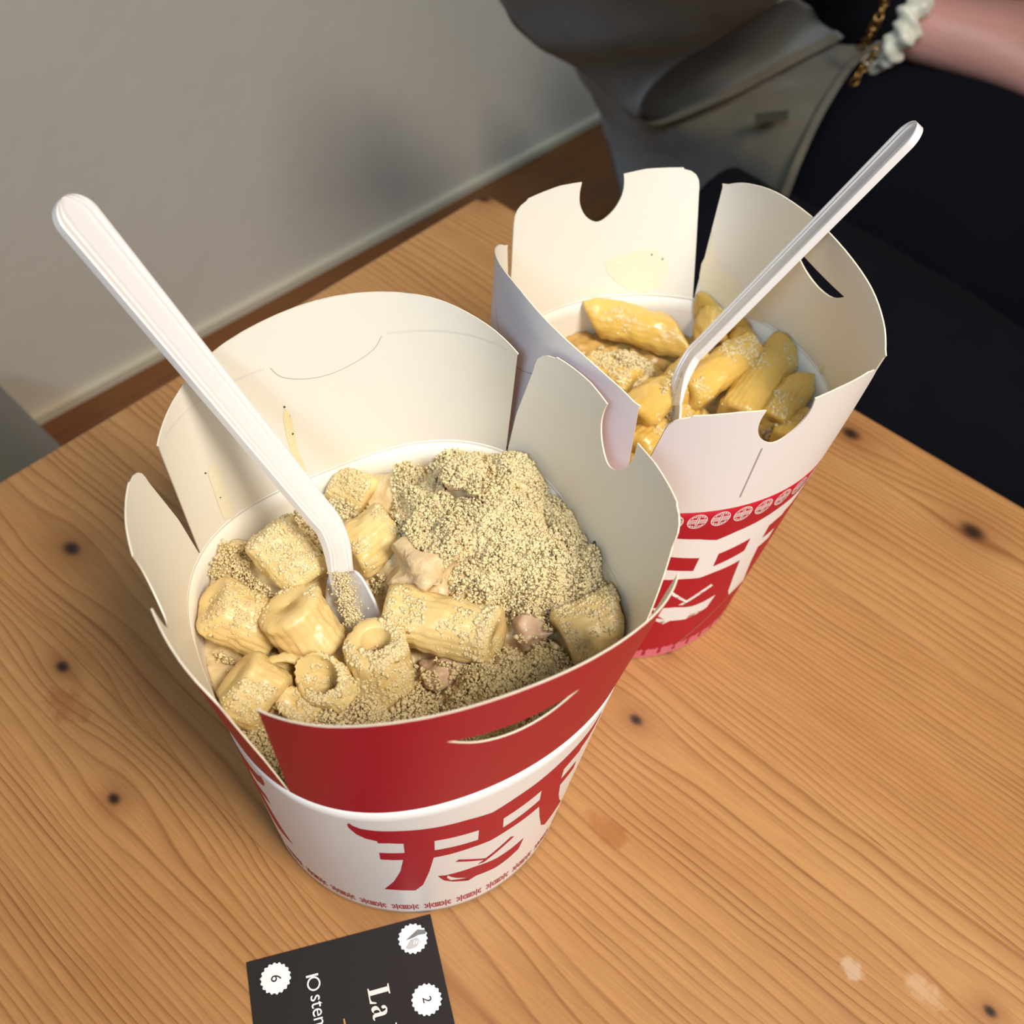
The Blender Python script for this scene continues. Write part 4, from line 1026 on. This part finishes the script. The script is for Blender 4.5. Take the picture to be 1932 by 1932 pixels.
# ------------------------------------------------------------------ PERSON on the bench
person = empty('person', tuple(uvw(-.2, .28, ZB))); tag(person, 'person in an olive jacket and black trousers on the bench, hand resting on the lap', 'person')
def sheet(name, rows, mat, parent, thick=.0015, n=7, wrinkle=.0012, mats=None):
    G = [[at(x, y, z) for (x, y, z) in r] for r in rows]
    rr = [catmull([tuple(p_) for p_ in r], n) for r in G]; cols = list(zip(*rr)); full = [catmull(c_, n) for c_ in cols]
    a_ = len(full); b_ = len(full[0]); V = []
    for i in range(a_):
        for j in range(b_):
            p_ = Vector(full[i][j]); p_.z += wrinkle * (noise.noise(p_ * 30) + .5 * noise.noise(p_ * 80)); V.append(p_)
    F = [(i * b_ + j, (i + 1) * b_ + j, (i + 1) * b_ + j + 1, i * b_ + j + 1) for i in range(a_ - 1) for j in range(b_ - 1)]
    o = mesh(name, V, F, [mat], parent=parent)
    s = o.modifiers.new('thick', 'SOLIDIFY'); s.thickness = thick; s.offset = 0
    return o
jk = sheet('jacket', [
    [(1060, 90, -.06), (1230, 150, -.04), (1400, 90, -.02), (1560, 60, -.012), (1665, 78, -.004)],
    [(1122, 190, -.13), (1240, 230, -.06), (1380, 190, -.032), (1500, 150, -.018), (1612, 118, -.012)],
    [(1145, 265, -.20), (1260, 300, -.11), (1370, 280, -.055), (1465, 245, -.030), (1556, 205, -.020)],
    [(1165, 345, -.235), (1280, 370, -.16), (1375, 370, -.095), (1450, 340, -.055), (1513, 295, -.032)],
    [(1200, 430, -.240), (1300, 440, -.19), (1375, 440, -.13), (1435, 410, -.085), (1484, 370, -.058)]], M['jacket'], person, wrinkle=.004)
hem = sheet('jacket_hem', [[(1652, 80, -.003), (1666, 80, -.003)], [(1600, 122, -.010), (1615, 122, -.010)], [(1545, 205, -.018), (1559, 207, -.018)], [(1503, 293, -.030), (1516, 297, -.030)], [(1472, 368, -.056), (1487, 372, -.056)]], M['jacket'], person, thick=.003, wrinkle=0)
fl = sheet('jacket_front', [
    [(860, -160, .11), (1050, -170, .14), (1250, -170, .16), (1620, -110, .14)],
    [(944, 0, .04), (1100, -20, .08), (1280, -20, .10), (1468, 0, .10)],
    [(1015, 85, .0), (1110, 78, .035), (1230, 66, .06), (1372, 60, .065)],
    [(1085, 128, -.025), (1150, 128, .0), (1220, 120, .02), (1292, 110, .035)],
    [(1150, 174, -.04), (1180, 170, -.02), (1210, 160, -.005), (1240, 150, .01)],
    [(1183, 206, -.045), (1192, 203, -.035), (1203, 195, -.022), (1214, 184, -.01)],
    [(1198, 222, -.05), (1201, 221, -.045), (1204, 217, -.036), (1207, 212, -.028)]], M['jacket'], person, wrinkle=.0015)
li = sheet('jacket_lining', [
    [(1468, 0, .10), (1500, -5, .05), (1545, 25, .01), (1580, 66, -.002)],
    [(1372, 60, .065), (1410, 75, .025), (1455, 98, .0), (1492, 114, -.008)],
    [(1292, 110, .035), (1325, 130, .005), (1358, 152, -.01), (1384, 168, -.018)],
    [(1240, 150, .01), (1258, 176, -.015), (1280, 196, -.03), (1302, 206, -.036)],
    [(1214, 184, -.01), (1222, 206, -.03), (1236, 220, -.042), (1254, 225, -.048)],
    [(1204, 212, -.028), (1208, 220, -.040), (1215, 226, -.046), (1225, 229, -.050)]], M['jacket_lining'], person, wrinkle=.001)
hm2 = sheet('jacket_hem', [[(1575, 60, .0), (1590, 72, -.002)], [(1487, 106, -.006), (1497, 120, -.008)], [(1380, 160, -.016), (1390, 176, -.018)], [(1297, 199, -.034), (1303, 215, -.036)], [(1250, 218, -.046), (1254, 233, -.048)], [(1220, 222, -.049), (1218, 234, -.052)], [(1202, 214, -.048), (1194, 222, -.052)], [(1186, 196, -.040), (1176, 202, -.044)]], M['jacket'], person, thick=.003, wrinkle=0)
bh = sheet('buttonhole', [[(1424, 216, -.020), (1456, 212, -.017), (1488, 208, -.014)], [(1425, 223, -.020), (1456, 220, -.017), (1487, 216, -.014)], [(1426, 231, -.020), (1456, 228, -.017), (1486, 224, -.014)]], M['jacket_dark'], person, thick=.0006, wrinkle=0)
pk = sheet('pocket_flap', [[(945, -10, .037), (1000, -20, .052), (1040, -30, .066)], [(968, 40, .014), (1005, 22, .030), (1045, 10, .050)], [(1000, 72, -.005), (1035, 66, .008), (1080, 60, .028)]], M['jacket_lining'], person, thick=.003, wrinkle=.0005)
# trousers: two thighs meeting at the hip
def thigh(v, z, u0, u1, r0, r1, name):
    path = [uvw(u0 + (u1 - u0) * f, v + .01 * math.sin(f * 5), z - .02 * f) for f in np.linspace(0, 1, 15)]
    rad = [(r0 + (r1 - r0) * f, (r0 + (r1 - r0) * f) * .95) for f in np.linspace(0, 1, 15)]
    V, F = tube_grid(path, rad, 40)
    V = [v_ + Vector((0, 0, 1)) * .004 * noise.noise(v_ * 22) for v_ in V]
    return mesh(name, V, F, [M['trousers']], parent=person)
thigh(.165, -.140, .04, .50, .098, .085, 'trouser_leg')
thigh(.375, -.130, .03, .50, .118, .105, 'trouser_leg')
V, F = tube_grid([uvw(-.02 - .1 * (z + .2), .50 + .1 * (z + .2), z) for z in (-.245, -.18, -.1, 0, .12, .25)], [.08, .095, .1, .1, .1, .1], 32)
mesh('shirt', V, F, [M['sleeve']], parent=person)
sp_ = [at(1500, -260, .10), at(1545, -150, .07), at(1585, -70, .035), at(1630, -4, .012), at(1669, 28, .001)]
V, F = tube_grid(smooth_path(sp_, 4), [.042 - .0125 * i / 16 for i in range(17)], 28); V = [v_ + Vector((0, 0, 1)) * .002 * noise.noise(v_ * 60) for v_ in V]
mesh('sleeve', V, F, [M['sleeve']], parent=person)
sp2 = [at(1440, -60, -.02), at(1530, 10, -.03), at(1600, 50, -.035)]
# forearm and hand, one continuous skinned surface
def skin_hand():
    J = []; E = []; RR = []
    def add(x, y, z, r, prev=None, r2=None):
        J.append(at(x, y, z)); RR.append((r, r2 or r)); i = len(J) - 1
        if prev is not None: E.append((prev, i))
        return i
    a0 = add(1590, -40, .03, .028); a1 = add(1660, 22, .004, .025, a0); a2 = add(1725, 50, -.004, .028, a1, .024)
    a3 = add(1800, 66, -.008, .034, a2, .027); a4 = add(1890, 80, -.010, .037, a3, .024)
    th0 = add(1975, 165, -.022, .016, a4); th1 = add(2040, 205, -.032, .0125, th0); th2 = add(2095, 235, -.038, .010, th1)
    for k, (dx, dy, r) in enumerate(((2050, 150, .0095), (2065, 95, .0100), (2065, 40, .0095), (2050, -15, .0082))):
        f0 = add(1985, 120 - 42 * k, -.014, .0125, a4); f1 = add(dx, dy, -.012, r, f0); f2 = add(dx + 60, dy + 28, -.022, r * .9, f1); f3 = add(dx + 95, dy + 52, -.036, r * .75, f2)
    me = bpy.data.meshes.new('forearm_and_hand'); me.from_pydata([tuple(j) for j in J], E, []); me.materials.append(M['skin'])
    o = bpy.data.objects.new('forearm_and_hand', me); C.objects.link(o)
    m = o.modifiers.new('skin', 'SKIN'); m.use_smooth_shade = True
    sk = me.skin_vertices[0] if me.skin_vertices else None
    if sk is None:
        bm = bmesh.new(); bm.from_mesh(me); bm.verts.layers.skin.verify(); bm.to_mesh(me); bm.free(); sk = me.skin_vertices[0]
    for i, r in enumerate(RR): sk.data[i].radius = r; sk.data[i].use_root = (i == 0)
    s = o.modifiers.new('sub', 'SUBSURF'); s.levels = 2; s.render_levels = 2
    dg = bpy.context.evaluated_depsgraph_get(); dg.update(); me2 = bpy.data.meshes.new_from_object(o.evaluated_get(dg)); bpy.data.objects.remove(o)
    me2.name = 'forearm_and_hand'
    for p_ in me2.polygons: p_.use_smooth = True
    return link('forearm_and_hand', me2, person)
skin_hand()
# scrunchie
wc = at(1686, 36, .001); wa = (at(1740, 58, -.004) - at(1640, 12, .008)).normalized()
u_ = wa.cross(Vector((0, 0, 1))).normalized(); v_ = u_.cross(wa)
V = []; F = []; NU, NV = 120, 22
for i in range(NU):
    a_ = 2 * math.pi * i / NU; rr = .0275 + .0012 * math.sin(a_ * 11) ; c_ = wc + (u_ * math.cos(a_) + v_ * math.sin(a_)) * rr
    for j in range(NV):
        b_ = 2 * math.pi * j / NV; m_ = .0080 + .0013 * math.sin(a_ * 19 + 2.5 * math.sin(b_)) + .0035 * noise.noise((math.cos(a_) * 5, math.sin(a_) * 5, b_ * .7))
        V.append(c_ + (u_ * math.cos(a_) + v_ * math.sin(a_)) * math.cos(b_) * m_ + wa * (math.sin(b_) * m_ * 1.15 + .002 * math.sin(a_ * 9)))
for i in range(NU):
    for j in range(NV): i2 = (i + 1) % NU; j2 = (j + 1) % NV; F.append((i * NV + j, i2 * NV + j, i2 * NV + j2, i * NV + j2))
mesh('cream_scrunchie', V, F, [M['satin']], parent=person)
# chain bracelet
br = empty('chain_bracelet', tuple(at(1640, 80, .01))); br.parent = person; br.matrix_parent_inverse = Matrix.Translation(person.location).inverted()
tor = None
def torus_mesh():
    V = []; F = []
    for i in range(14):
        a_ = 2 * math.pi * i / 14
        for j in range(7):
            b_ = 2 * math.pi * j / 7; V.append(((.0026 + .0007 * math.cos(b_)) * math.cos(a_) * 1.3, (.0026 + .0007 * math.cos(b_)) * math.sin(a_), .0007 * math.sin(b_)))
    for i in range(14):
        for j in range(7): F.append((i * 7 + j, ((i + 1) % 14) * 7 + j, ((i + 1) % 14) * 7 + (j + 1) % 7, i * 7 + (j + 1) % 7))
    me = bpy.data.meshes.new('chain_link'); me.from_pydata(V, [], F); me.materials.append(M['gold'])
    me.polygons.foreach_set('use_smooth', [True] * len(F)); return me
tm = torus_mesh()
for keys in ([(1672, -14, .040), (1664, 18, .036), (1650, 48, .028), (1638, 72, .018), (1622, 92, .006)], [(1662, 84, .014), (1650, 104, .008), (1634, 122, .0), (1620, 140, -.004), (1607, 164, -.009)]):
    P = smooth_path([at(*k_) for k_ in keys], 12); d = 0; last = P[0]; k = 0
    for i in range(1, len(P)):
        d += (P[i] - P[i - 1]).length
        if d > .0045:
            d = 0; t = (P[min(i + 1, len(P) - 1)] - P[i - 1]).normalized(); o = link('chain_link', tm); k += 1
            q = t.to_track_quat('X', 'Z'); o.parent = br; o.location = P[i] - Vector(br.location); o.rotation_mode = 'QUATERNION'; o.rotation_quaternion = q @ Matrix.Rotation(R(90 * (k % 2) + 20), 3, 'X').to_quaternion()

# ------------------------------------------------------------------ CUSHION at the left
bm = bmesh.new(); bmesh.ops.create_cube(bm, size=2); bmesh.ops.subdivide_edges(bm, edges=bm.edges[:], cuts=10, use_grid_fill=True)
cc_ = w0 - wd * .213 + wn * .145 + Vector((0, 0, .060))
for v in bm.verts:
    q = v.co.copy(); f = (1 - abs(q.x) ** 4) * (1 - abs(q.y) ** 4); sx = 1 - .08 * (1 - abs(q.y) ** 2) * 0
    q = Vector((q.x * .20, q.y * .135, q.z * (.012 + .042 * max(0, f) ** .5)))
    q.z += .003 * noise.noise(q * 20); v.co = cc_ + wd * q.x + wn * q.y + Vector((0, 0, q.z))
me = bpy.data.meshes.new('seat_cushion'); bm.to_mesh(me); bm.free(); me.materials.append(M['cushion'])
for p_ in me.polygons: p_.use_smooth = True
o = link('seat_cushion', me); tag(o, 'grey-green fabric cushion on the bench at the left edge', 'cushion')
